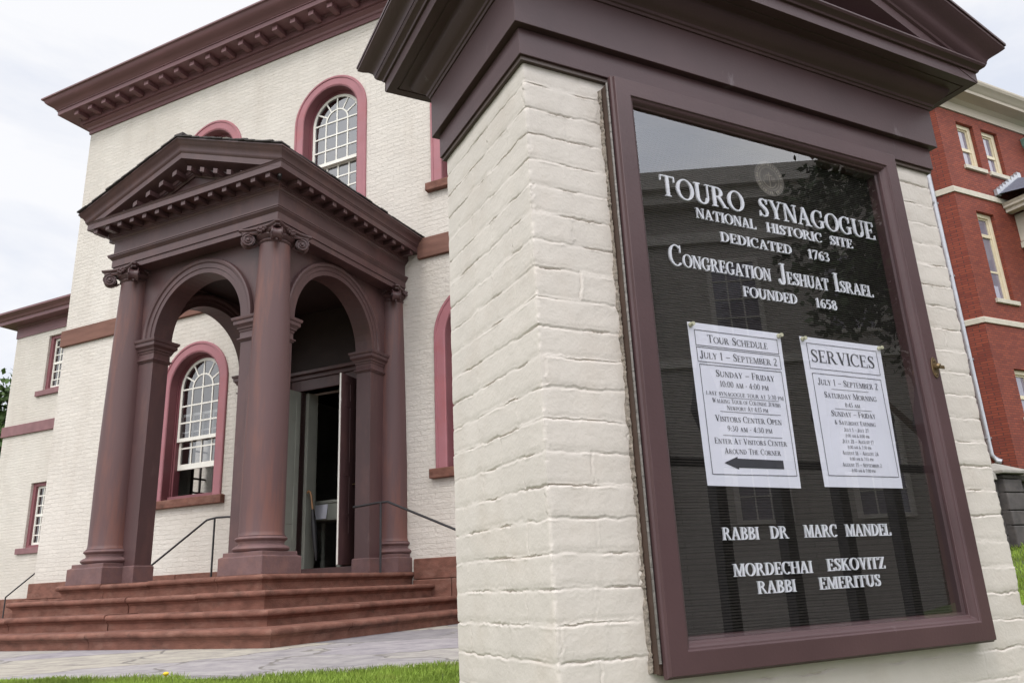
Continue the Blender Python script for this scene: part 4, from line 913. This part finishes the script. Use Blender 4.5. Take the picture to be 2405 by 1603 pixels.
for ln_ in LINES:
    q = MB()
    for s, x0, x1, z, h in ln_:
        text(q, s, x0, x1, z, h, .0035, .0042, bold=.0003, small=.62 if s[1:].islower() else .78)
    q.v = [(x - NBx, y, z - NBz) for x, y, z in q.v]; q.build('lettering', LETTER, board, fix=False)
# round seal
q = MB(); sx_, sz_, sr2 = .765, 1.071, .0535
def disc(q, r, y, n=40): q.add([(sx_ + r * math.cos(2 * math.pi * i / n), y, sz_ + r * math.sin(2 * math.pi * i / n)) for i in range(n)], [tuple(range(n))])
disc(q, sr2, .0045)
q.v = [(x - NBx, y, z - NBz) for x, y, z in q.v]; seal = q.build('seal', SEAL, board)
q = MB()
for r_ in (.0525, .0365, .0345):
    q.add([], []); n = 48; q.grid([[(sx_ + rr * math.cos(2 * math.pi * i / n), .0042, sz_ + rr * math.sin(2 * math.pi * i / n)) for rr in (r_, r_ - .0011)] for i in range(n + 1)])
for i in range(34):      # worn ring of characters
    a = 2 * math.pi * i / 34; rr = .0445; w_ = .0016 + .0012 * (i * 7 % 3); hh_ = .0042
    cx_, cz_ = sx_ + rr * math.cos(a), sz_ + rr * math.sin(a); t2 = Vector((-math.sin(a), math.cos(a))); n2 = Vector((math.cos(a), math.sin(a)))
    pts = [(-w_, -hh_), (w_, -hh_), (w_ * .6, hh_), (-w_ * .6, hh_)]
    q.add([(cx_ + t2.x * p[0] + n2.x * p[1], .0042, cz_ + t2.y * p[0] + n2.y * p[1]) for p in pts], [(0, 1, 2, 3)])
q.box(sx_ - .0013, sx_ + .0013, .0036, .0042, sz_ - .026, sz_ + .02)                     # anchor shank
q.add([(sx_ + rr * math.cos(R(a)), .0040, sz_ - .004 + rr * math.sin(R(a))) for a in range(195, 346, 10) for rr in (.0225, .0255 - .0)], [(2 * i, 2 * i + 1, 2 * i + 3, 2 * i + 2) for i in range(15)])
q.box(sx_ - .012, sx_ + .012, .0036, .0041, sz_ + .009, sz_ + .0112)
for i in range(9): q.box(sx_ - .021 + (i % 3) * .006, sx_ - .0185 + (i % 3) * .006, .0037, .00415, sz_ - .006 + (i // 3) * .005, sz_ - .003 + (i // 3) * .005); q.box(sx_ + .008 + (i % 3) * .005, sx_ + .0105 + (i % 3) * .005, .0037, .00415, sz_ - .008 + (i // 3) * .005, sz_ - .005 + (i // 3) * .005)
q.v = [(x - NBx, y, z - NBz) for x, y, z in q.v]; q.build('seal_relief', SEALL, seal, fix=False)

# ---- the two pinned papers
PY = .0030
def paper(name, corners, label, lines, boxes, rules, arrow=None):
    cx_ = sum(c[0] for c in corners) / 4; cz_ = sum(c[1] for c in corners) / 4
    t = empty(name, pw(cx_, PY, cz_), TP, label, 'paper notice', 'white notices pinned inside the board')
    def off(q): q.v = [(x - cx_, y - PY, z - cz_) for x, y, z in q.v]; return q
    q = MB(); nx_, nz_ = 8, 10; rw = []
    tl, tr, br, bl = [Vector(c) for c in corners]
    for i in range(nx_ + 1):
        col = []
        for j in range(nz_ + 1):
            a = bl.lerp(br, i / nx_); b = tl.lerp(tr, i / nx_); p = a.lerp(b, j / nz_); col.append((p.x, PY, p.y))
        rw.append(col)
    q.grid(rw); off(q).build('sheet', PAPER, t)
    q = MB(); yt = PY - .0008
    for s, x0, x1, z, h in lines: text(q, s, x0, x1, z, h, yt, small=.80, gap=.03, bold=.0)
    off(q).build('printed_text', INK, t, fix=False)
    q = MB(); lw = .0007
    for x0, x1, z0, z1 in boxes:
        q.box(x0, x1, yt - .0002, yt, z1 - lw, z1 + lw); q.box(x0, x1, yt - .0002, yt, z0 - lw, z0 + lw); q.box(x0 - lw, x0 + lw, yt - .0003, yt, z0, z1); q.box(x1 - lw, x1 + lw, yt - .0003, yt, z0, z1)
    for x0, x1, z in rules: q.box(x0, x1, yt - .0002, yt, z - .0005, z + .0005)
    if arrow: q.add([(a, yt, b) for a, b in arrow], [(0, 1, 6), (2, 3, 4, 5), (1, 2, 5, 6)])
    off(q).build('printed_rules', INK, t, fix=False)
    for c, dx in ((tl, .008), (tr, -.008)):
        q = MB(); x, z = c.x + dx, c.y - .008; q.tube([(x, yt, z), (x, yt - .004, z), (x, yt - .0042, z), (x, yt - .011, z), (x, yt - .0112, z), (x, yt - .014, z)], [.006, .006, .003, .003, .0055, .005], 10); off(q).build('push_pin', PINM, t, smooth=40)
S1, S2 = 1.0, .78
P1 = [('Tour Schedule', .4697, .664, .5653, .0200), ('July 1 – September 2', .4421, .6888, .5238, .0190), ('Sunday – Friday', .4821, .6708, .4812, .0172), ('10:00 am - 4:00 pm', .4917, .6468, .4567, .0145), ('last synagogue tour at 3:30 pm', .4458, .6918, .4344, .0116),
      ('Walking Tour of Colonial Jewish', .4613, .6778, .4164, .0112), ('Newport At 4:15 pm', .5042, .6343, .4002, .0112), ('Visitors Center Open', .464, .6736, .3715, .0150), ('9:30 am - 4:30 pm', .4977, .6386, .3489, .0132), ('Enter At Visitors Center', .4537, .6808, .3184, .0138), ('Around The Corner', .48, .656, .2952, .0138)]
paper('tour_notice', [(.4135, .613), (.714, .6126), (.7064, .217), (.418, .2205)], 'white tour schedule sheet with a black arrow, left of the two papers', P1,
      [(.4325, .699, .556, .5945), (.4330, .6993, .5153, .5513), (.4362, .698, .2466, .5087)], [(.4859, .6745, .4308), (.4822, .6743, .3957), (.482, .6682, .3386)],
      [(.475, .2736), (.5169, .2889), (.5171, .2845), (.6601, .2833), (.6595, .2625), (.5179, .2632), (.5172, .2588)])
P2 = [('SERVICES', .811, 1.051, .5454, .0345), ('July 1 – September 2', .8229, 1.0471, .4852, .0176), ('Saturday Morning', .8372, 1.0324, .4515, .0160), ('8:45 am', .9077, .9629, .4301, .0115), ('Sunday – Friday', .8514, 1.0162, .4037, .0152), ('& Saturday Evening', .8582, 1.0111, .3823, .0117),
      ('July 1 – July 27', .8892, .9795, .3651, .0095), ('8:00 am & 8:00 pm', .8906, .9779, .3502, .0085), ('July 28 – August 17', .8763, .9906, .3345, .0098), ('8:00 am & 7:30 pm', .8911, .9773, .3205, .0083), ('August 18 – August 24', .8679, 1.0003, .3042, .0098), ('8:00 am & 7:15 pm', .891, .9777, .2904, .0083), ('August 25 – September 2', .8612, 1.0055, .2739, .0098), ('8:00 am & 7:00 pm', .8914, .9778, .2603, .0083)]
paper('services_notice', [(.7815, .6127), (1.0865, .6133), (1.0715, .2207), (.7867, .2215)], 'white services sheet with rows of times, right of the two papers', P2,
      [(.8030, 1.0658, .5273, .5963), (.8061, 1.0632, .2501, .5146)], [(.8672, 1.0061, .4760), (.8679, 1.0047, .4237)])

# ================================================================== RED BRICK BUILDING
RB = Vector((14.25621509, 22.65060581, 0))
rb = empty('red_brick_building', RB, TP, 'tall red brick building with pale stone bands and cream sash windows at far right', 'building')
cd = Vector((.2268, .9739)) * -1                          # the left return runs away from the corner
wins = [(.97, 1.86, 12.40, 14.06, .10), (2.28, 3.17, 12.40, 14.08, .10), (.92, 1.83, 7.74, 10.76, .10), (.90, 1.83, 4.0, 5.50, .10)]
bm = bmesh.new(); ed = []
for lp in [[(0, 2.0), (9, 2.0), (9, 14.6), (0, 14.6)]] + [[(a, c), (b, c), (b, d), (a, d)] for a, b, c, d, _ in wins]:
    vs = [bm.verts.new((p[0], 0, p[1])) for p in lp]; ed += [bm.edges.new((vs[i], vs[(i + 1) % 4])) for i in range(4)]
bmesh.ops.triangle_fill(bm, use_beauty=True, edges=ed, normal=(0, -1, 0))
for a, b, c, d, _ in wins:
    lp = [(a, c), (b, c), (b, d), (a, d)]; p = [bm.verts.new((x, 0, z)) for x, z in lp]; q_ = [bm.verts.new((x, .35, z)) for x, z in lp]
    for i in range(4): bm.faces.new((p[i], p[(i + 1) % 4], q_[(i + 1) % 4], q_[i]))
bm.faces.new([bm.verts.new(p) for p in ((0, 0, 2.0), (0, 0, 14.6), (-.45, 1.2, 14.6), (-.45, 1.2, 2.0))])
bm.faces.new([bm.verts.new(p) for p in ((-.45, 1.2, 2.0), (-.45, 1.2, 14.6), (-6, 1.2, 14.6), (-6, 1.2, 2.0))])
bm.faces.new([bm.verts.new(p) for p in ((9, 0, 2.0), (9, 9, 2.0), (9, 9, 14.6), (9, 0, 14.6))])
me = bpy.data.meshes.new('wall'); bm.to_mesh(me); bm.free(); me.materials.append(REDBRICK); o = bpy.data.objects.new('wall', me); C.objects.link(o); o.parent = rb
rpath = [(9, 0), (0, 0), (-.45, 1.2), (-6, 1.2)]
for z0, z1 in ((11.25, 11.45), (6.87, 7.05)):
    q = MB(); q.sweep(rpath, [(-.02, z0), (.05, z0), (.05, z1 - .03), (.03, z1), (-.02, z1 + .005)], caps=False); q.build('string_course', LIME, rb)
q = MB(); q.sweep(rpath, [(-.05, 14.42), (.05, 14.42), (.06, 14.72), (.14, 14.76), (.20, 14.80), (.55, 14.84), (.55, 14.95), (.62, 15.0), (.66, 15.06), (.74, 15.12), (.78, 15.2), (.78, 15.26), (-.05, 15.3)], caps=False)
q.build('cornice', mat('weathered_stone_cornice', (.46, .405, .335), .8, .1, 3, .2, 30, stretch=(.2, 1, 3)), rb, smooth=25)
for i, (a, b, c, d, _) in enumerate(wins):
    y = .12
    q = MB(); fw_ = .10; q.box(a, a + fw_, y, y + .15, c, d); q.box(b - fw_ * 1.6, b, y, y + .15, c, d); q.box(a, b, y - .002, y + .15, d - .14, d); q.box(a, b, y - .002, y + .15, c, c + .06)
    w = q.build('window', CREAMT, rb, bevel=.01)
    ia, ib, ic, idd = a + fw_, b - fw_ * 1.6, c + .06, d - .14
    mz = ic + (idd - ic) * (.46 if i != 2 else .775)
    q = MB(); q.box(ia, ia + .05, y + .05, y + .1, ic, idd); q.box(ib - .05, ib, y + .05, y + .1, ic, idd); q.box(ia, ib, y + .03, y + .1, mz - .05, mz + .06); q.box(ia, ib, y + .049, y + .1, ic, ic + .06); q.box(ia, ib, y + .049, y + .1, idd - .05, idd)
    if i == 2: q.box(ia, ib, y + .06, y + .1, ic + .92, ic + .98)
    q.build('sash', CREAMT, w)
    q = MB(); q.add([(ia, y + .08, ic), (ib, y + .08, ic), (ib, y + .08, idd), (ia, y + .08, idd)], [(0, 1, 2, 3)]); q.build('pane', PANED, w, fix=False)
    q = MB(); q.box(a - .10, b + .14, -.08, .2, c - .14, c - .002); q.build('sill', LIME, w, bevel=.01)
# downpipe round the corner
q = MB(); q.tube([(-.30, .62, 13.4), (-.32, .55, 12.7), (-.30, .52, 12.3), (-.30, .52, 2.95), (-.26, .38, 2.75), (-.22, .30, 2.7)], .085, 10)
dp = q.build('downpipe', ZINC, rb, smooth=50)
for z in (13.2, 11.0, 8.5, 5.8, 3.4):
    q = MB(); q.box(-.41, -.13, .46, .62, z, z + .06); q.build('pipe_strap', ZINC, dp)
q = MB(); q.box(-.52, -.20, .40, .85, 13.35, 13.95); q.box(-.58, -.14, .34, .9, 13.95, 14.05); q.build('rain_head', COPPER, rb, bevel=.02)
q = MB(); q.poly([(4.55, 13.9), (4.75, 13.6), (5.6, 13.6), (5.6, 14.42), (5.0, 14.42), (4.5, 14.15)], -.5, .0); q.build('copper_gutter_box', COPPER, rb, bevel=.02)
# side porch roof, gutter and bracket
q = MB(); q.add([(2.2, -.05, 11.55), (2.35, -2.4, 11.1), (7, -2.4, 11.1), (7, -.05, 12.9), (3.6, -.05, 12.45)], [(0, 1, 2, 3, 4)]); q.build('porch_roof', SLATE, rb)
q = MB()
for k in range(8):
    t = k / 7; x = 2.15 + 1.40 * t; z = 11.56 + .90 * t; q.box(x, x + .20, -.12 - .004 * (k % 2), -.01, z - .06, z + .16)
q.build('porch_flashing', ZINC, rb)
q = MB(); q.sweep([(7, -.02), (7, -2.3), (2.55, -2.3), (2.55, -.02)], [(-.3, 10.95), (.02, 10.95), (.02, 11.05), (.10, 11.1), (.10, 11.17), (.16, 11.25), (-.3, 11.27)], caps=False); q.build('porch_cornice', LIME, rb)
q = MB(); q.box(3.0, 7, -2.1, -.0, 10.0, 10.95); q.box(2.92, 7, -2.2, -.02, 9.75, 9.95); q.build('porch_entablature', LIME, rb)
q = MB(); q.tube([(2.92, -.5, 10.9), (2.95, -.5, 10.5), (3.15, -.3, 10.15), (3.35, -.15, 9.9), (3.4, -.1, 9.2)], .10, 10); q.build('leader_pipe', WOODD, rb, smooth=50)

# stone wall below it, with a capped pier
SW = Vector((8.5537, 13.5904, 0))
sw = empty('stone_retaining_wall', SW, TP, 'dark rubble stone retaining wall with pale coping and a capped pier', 'wall')
def rub(q, x0, x1, y0, y1, z0, z1, seed):
    r = random.Random(seed); z = z0
    while z < z1 - .02:
        h = min(r.uniform(.22, .36), z1 - z); x = x0
        while x < x1 - .02:
            w = min(r.uniform(.28, .6), x1 - x); d = r.uniform(0, .03); q.box(x + .006, x + w - .006, y0 - d, y1, z + .006, z + h - .006); x += w
        z += h
q = MB(); rub(q, -3, -.52, .12, .5, -.3, 1.28, 1); rub(q, -.02, 6, .12, .5, -.3, 1.28, 2); q.box(-3, 6, .15, .48, -.3, 1.27); q.build('rubble', GRANITE, sw, bevel=.02)
q = MB(); rub(q, -.52, -.02, 0, .5, -.3, 1.38, 3); q.box(-.51, -.03, .03, .48, -.3, 1.38); q.build('pier', GRANITE, sw, bevel=.02)
q = MB(); q.sweep([(.10, .60), (.10, -.12), (-.64, -.12), (-.64, .60)], [(-.1, 1.385), (0, 1.385), (0, 1.44), (-.34, 1.60)], closed=True); q.build('pier_cap', CAPST, sw, bevel=.012)
for x0, x1 in ((-3, -1.4), (-1.38, -.66), (.13, .9), (.92, 1.8), (1.82, 3.2), (3.22, 6)):
    q = MB(); q.poly([(-.02, 1.28), (.0, 1.40), (.12, 1.50), (.4, 1.52), (.6, 1.42), (.62, 1.28)], x0, x1, 'x'); q.build('coping_stone', CAPST, sw, bevel=.02)
q = MB(); q.tube([(0, 0, 0), (0, 0, .66)], .028, 8); q.tube([(0, 0, .60), (0, 0, .70), (0, 0, .74)], [.04, .045, .02], 8)
fp = empty('fence_post', SW + Matrix.Rotation(TP, 3, 'Z') @ Vector((-.50, .75, 1.45)), TP, 'short rusty pipe fence post behind the stone wall pier', 'post'); q.build('pole', RUST, fp, smooth=50)
q = MB(); q.tube([(0, 0, .56), (-1.5, 0, .58)], .016, 6); q.build('top_rail', RUST, fp)
q = MB()
for k in range(18):
    q.tube([(-.08 * k, 0, .0), (-.08 * k - .55, 0, .55)], .004, 4); q.tube([(-.08 * k - .55, 0, 0), (-.08 * k, 0, .55)], .004, 4)
q.build('wire_mesh', STEEL, fp)
# bank that the wall holds back
q = MB(); q.add([tuple(SW + c_ @ Vector(p)) for p in ((-3, .45, 1.28), (30, .45, 1.28), (40, 60, 2.6), (3, 60, 2.6))], [(0, 1, 2, 3)]); tag(q.build('upper_terrace', DIRT), kind='structure')

# ================================================================== TREES
def tree(name, loc, h, r, n, label, leafm, seed, lsz=.16, trunk=.22, low=.35):
    rg = np.random.RandomState(seed); t = empty(name, loc, 0, label, 'tree')
    q = MB(); q.tube([(0, 0, 0), (.05, .02, h * .25), (.0, .1, h * .5), (.1, .0, h * .8)], [trunk, trunk * .8, trunk * .55, trunk * .2], 9)
    for k in range(9):
        a = rg.rand() * 6.28; z = h * (.3 + .45 * rg.rand()); q.tube([(0, 0, z), (math.cos(a) * r * .4, math.sin(a) * r * .4, z + h * .10), (math.cos(a) * r * .8, math.sin(a) * r * .8, z + h * .16)], [trunk * .4, trunk * .25, trunk * .08], 6)
    q.build('trunk', BARK, t, smooth=50)
    ncl = 60; cc = rg.randn(ncl, 3); cc /= np.linalg.norm(cc, axis=1)[:, None]; cc *= (rg.rand(ncl, 1) ** .4)
    cc = cc * np.array([r, r, h * (1 - low) / 2]) + np.array([0, 0, h * (low + (1 - low) / 2)])
    ci_ = rg.randint(0, ncl, n); P = cc[ci_] + rg.randn(n, 3) * r * .15
    a = rg.randn(n, 3); a /= np.linalg.norm(a, axis=1)[:, None]; b = np.cross(a, rg.randn(n, 3)); b /= np.linalg.norm(b, axis=1)[:, None]
    s_ = (lsz * (.6 + .8 * rg.rand(n)))[:, None]
    v = np.stack([P - a * s_, P + b * s_ * .55, P + a * s_, P - b * s_ * .55], 1).reshape(-1, 3); f = np.arange(n * 4).reshape(-1, 4)
    me = bpy.data.meshes.new('crown'); me.from_pydata(v.tolist(), [], f.tolist()); me.materials.append(leafm); o = bpy.data.objects.new('crown', me); C.objects.link(o); o.parent = t
wl = Vector((-21.9, 31.0, 0))
tree('tree', (wl.x, wl.y, GZ - .2), 9.6, 2.5, 14000, 'leafy green tree beyond the far left end of the rear wing', LEAF, 3)
# overhead wire at far left
a, b = bw(-26, 13, 6.8), bw(-12, 12.5, 6.9)
q = MB(); q.tube([(0, 0, 0), ((b.x - a.x) / 2, (b.y - a.y) / 2, (b.z - a.z) / 2 - .12), (b.x - a.x, b.y - a.y, b.z - a.z)], .016, 5); tag(q.build('overhead_wire', IRON, loc=a), 'thin dark overhead wire running to the rear wing', 'wire')

# ---- across the street: what the board's glass mirrors
hd = (Vector((3.4, 2.0, 0))).normalized(); hang = math.atan2(hd.y, hd.x)
hs_ = empty('clapboard_house', pw(11.4, -14, 0), TP + hang, 'grey clapboard house across the street, mirrored in the board glass', 'house')
q = MB(); q.box(-9, 17, -8, 0, -1.6, 9.4); q.build('wall', CLAP, hs_)
q = MB(); q.box(-9.4, 17.4, -8.4, .4, 9.4, 9.75); q.box(-9.55, 17.55, -8.55, .6, 9.75, 10.25); q.box(-9.1, 17.1, -.2, .12, 8.35, 8.65); q.box(-9.1, 17.1, -.2, .10, 5.0, 5.2); q.build('cornice', TRIMG, hs_)
k = 0
for zz, hh_ in ((5.75, 2.0), (1.2, 2.2)):
    for xx in (-7, -4.2, -1.4, 1.4, 4.2, 7.0, 9.8, 12.6, 15.4):
        q = MB(); q.box(xx - .12, xx, 0, .06, zz - .1, zz + hh_ + .12); q.box(xx + 1.1, xx + 1.22, 0, .06, zz - .1, zz + hh_ + .12); q.box(xx, xx + 1.1, 0, .058, zz + hh_, zz + hh_ + .12); q.box(xx, xx + 1.1, 0, .09, zz - .1, zz)
        for i in range(1, 3): q.box(xx + 1.1 * i / 3 - .015, xx + 1.1 * i / 3 + .015, .002, .03, zz, zz + hh_)
        for i in range(1, 4): q.box(xx, xx + 1.1, .003, .031, zz + hh_ * i / 4 - .015, zz + hh_ * i / 4 + .015)
        w = q.build('window', TRIMG, hs_); q = MB(); q.add([(xx, .0025, zz), (xx + 1.1, .0025, zz), (xx + 1.1, .0025, zz + hh_), (xx, .0025, zz + hh_)], [(0, 1, 2, 3)]); q.build('pane', PANED, w, fix=False)
tl = pw(12.8, -8.3, 0)
tree('street_tree', (tl.x, tl.y, -1.45), 10.6, 1.9, 7000, 'dark leafy street tree mirrored at upper right of the board glass', LEAFD, 11, .10, .2, .5)
fe = empty('iron_fence', pw(2.2, -3.0, -1.45), TP, 'black iron picket fence with pointed posts, mirrored low in the board glass', 'fence')
ps = MB(); ps.box(-.045, .045, -.045, .045, 0, 2.45); ps.grid([[(-.045, -.045, 2.45), (.045, -.045, 2.45), (.045, .045, 2.45), (-.045, .045, 2.45)], [(-.085, -.085, 2.62), (.085, -.085, 2.62), (.085, .085, 2.62), (-.085, .085, 2.62)], [(-.003, -.003, 3.1), (.003, -.003, 3.1), (.003, .003, 3.1), (-.003, .003, 3.1)]], closed_v=True)
p0 = ps.build('picket', IRON, fe, loc=(.2, 0, 0))
for k in range(1, 8): dup(p0, fe, (.2 + .60 * k, 0, 0))
for z in (.3, 2.2):
    q = MB(); q.box(0, 4.8, -.025, .025, z, z + .06); q.build('fence_rail', IRON, fe)

# ================================================================== GRASS
def in_path(x, y):
    e_ = edge
    if y < 2: return False
    return y > np.interp(x, [p[0] for p in e_], [p[1] for p in e_])
def grass():
    rg = np.random.RandomState(4); V = []; 
    def patch(n, x0, x1, y0, y1, hmin, hmax, wd):
        x = rg.uniform(x0, x1, n); y = rg.uniform(y0, y1, n)
        ey = np.interp(x, [p[0] for p in edge], [p[1] for p in edge])
        ey = ey + .04 * np.sin(x * 9) + .03 * np.sin(x * 23) + rg.randn(n) * .02
        k = (y < ey) | (x > 4.6); x, y = x[k], y[k]; n = len(x)
        z = np.array([ground_h(a, b) for a, b in zip(x, y)])
        h = rg.uniform(hmin, hmax, n) * (1 + .35 * np.sin(x * 3.1 + 1) * np.sin(y * 4.3)); an = rg.rand(n) * 6.283; ln = rg.uniform(.1, .7, n) * h
        dx, dy = np.cos(an) * wd, np.sin(an) * wd; la = rg.rand(n) * 6.283; lx, ly = np.cos(la) * ln, np.sin(la) * ln
        p = np.stack([np.stack([x - dx, y - dy, z - .005], 1), np.stack([x + dx, y + dy, z - .005], 1), np.stack([x + lx * .4 + dx * .7, y + ly * .4 + dy * .7, z + h * .6], 1), np.stack([x + lx, y + ly, z + h], 1), np.stack([x + lx * .4 - dx * .7, y + ly * .4 - dy * .7, z + h * .6], 1)], 1)
        V.append(p.reshape(-1, 3))
    patch(110000, -4.2, 1.2, 3.2, 5.6, .014, .040, .0022)
    patch(40000, 4.6, 11.5, 6.0, 14.2, .04, .085, .008)
    V = np.concatenate(V); n = len(V) // 5; f = np.arange(n * 5).reshape(-1, 5)
    me = bpy.data.meshes.new('grass'); me.from_pydata(V.tolist(), [], f.tolist()); me.materials.append(GRASS)
    o = bpy.data.objects.new('grass', me); C.objects.link(o); tag(o, 'mown green lawn grass along the flagstone path', 'grass', kind='stuff')
grass()
fl = pw(0, 0)
q = MB(); q.tube([(0, 0, -.005), (0, 0, .05)], .003, 5); f_ = empty('dandelion', (-1.80, 4.20, GZ - .012), 0, 'small yellow dandelion flower in the grass edge', 'flower'); q.build('stem', GRASS, f_)
q = MB(); q.lathe(0, 0, [(.004, .045), (.013, .052), (.015, .058), (.008, .064)], 10); q.build('blossom', YEL, f_)
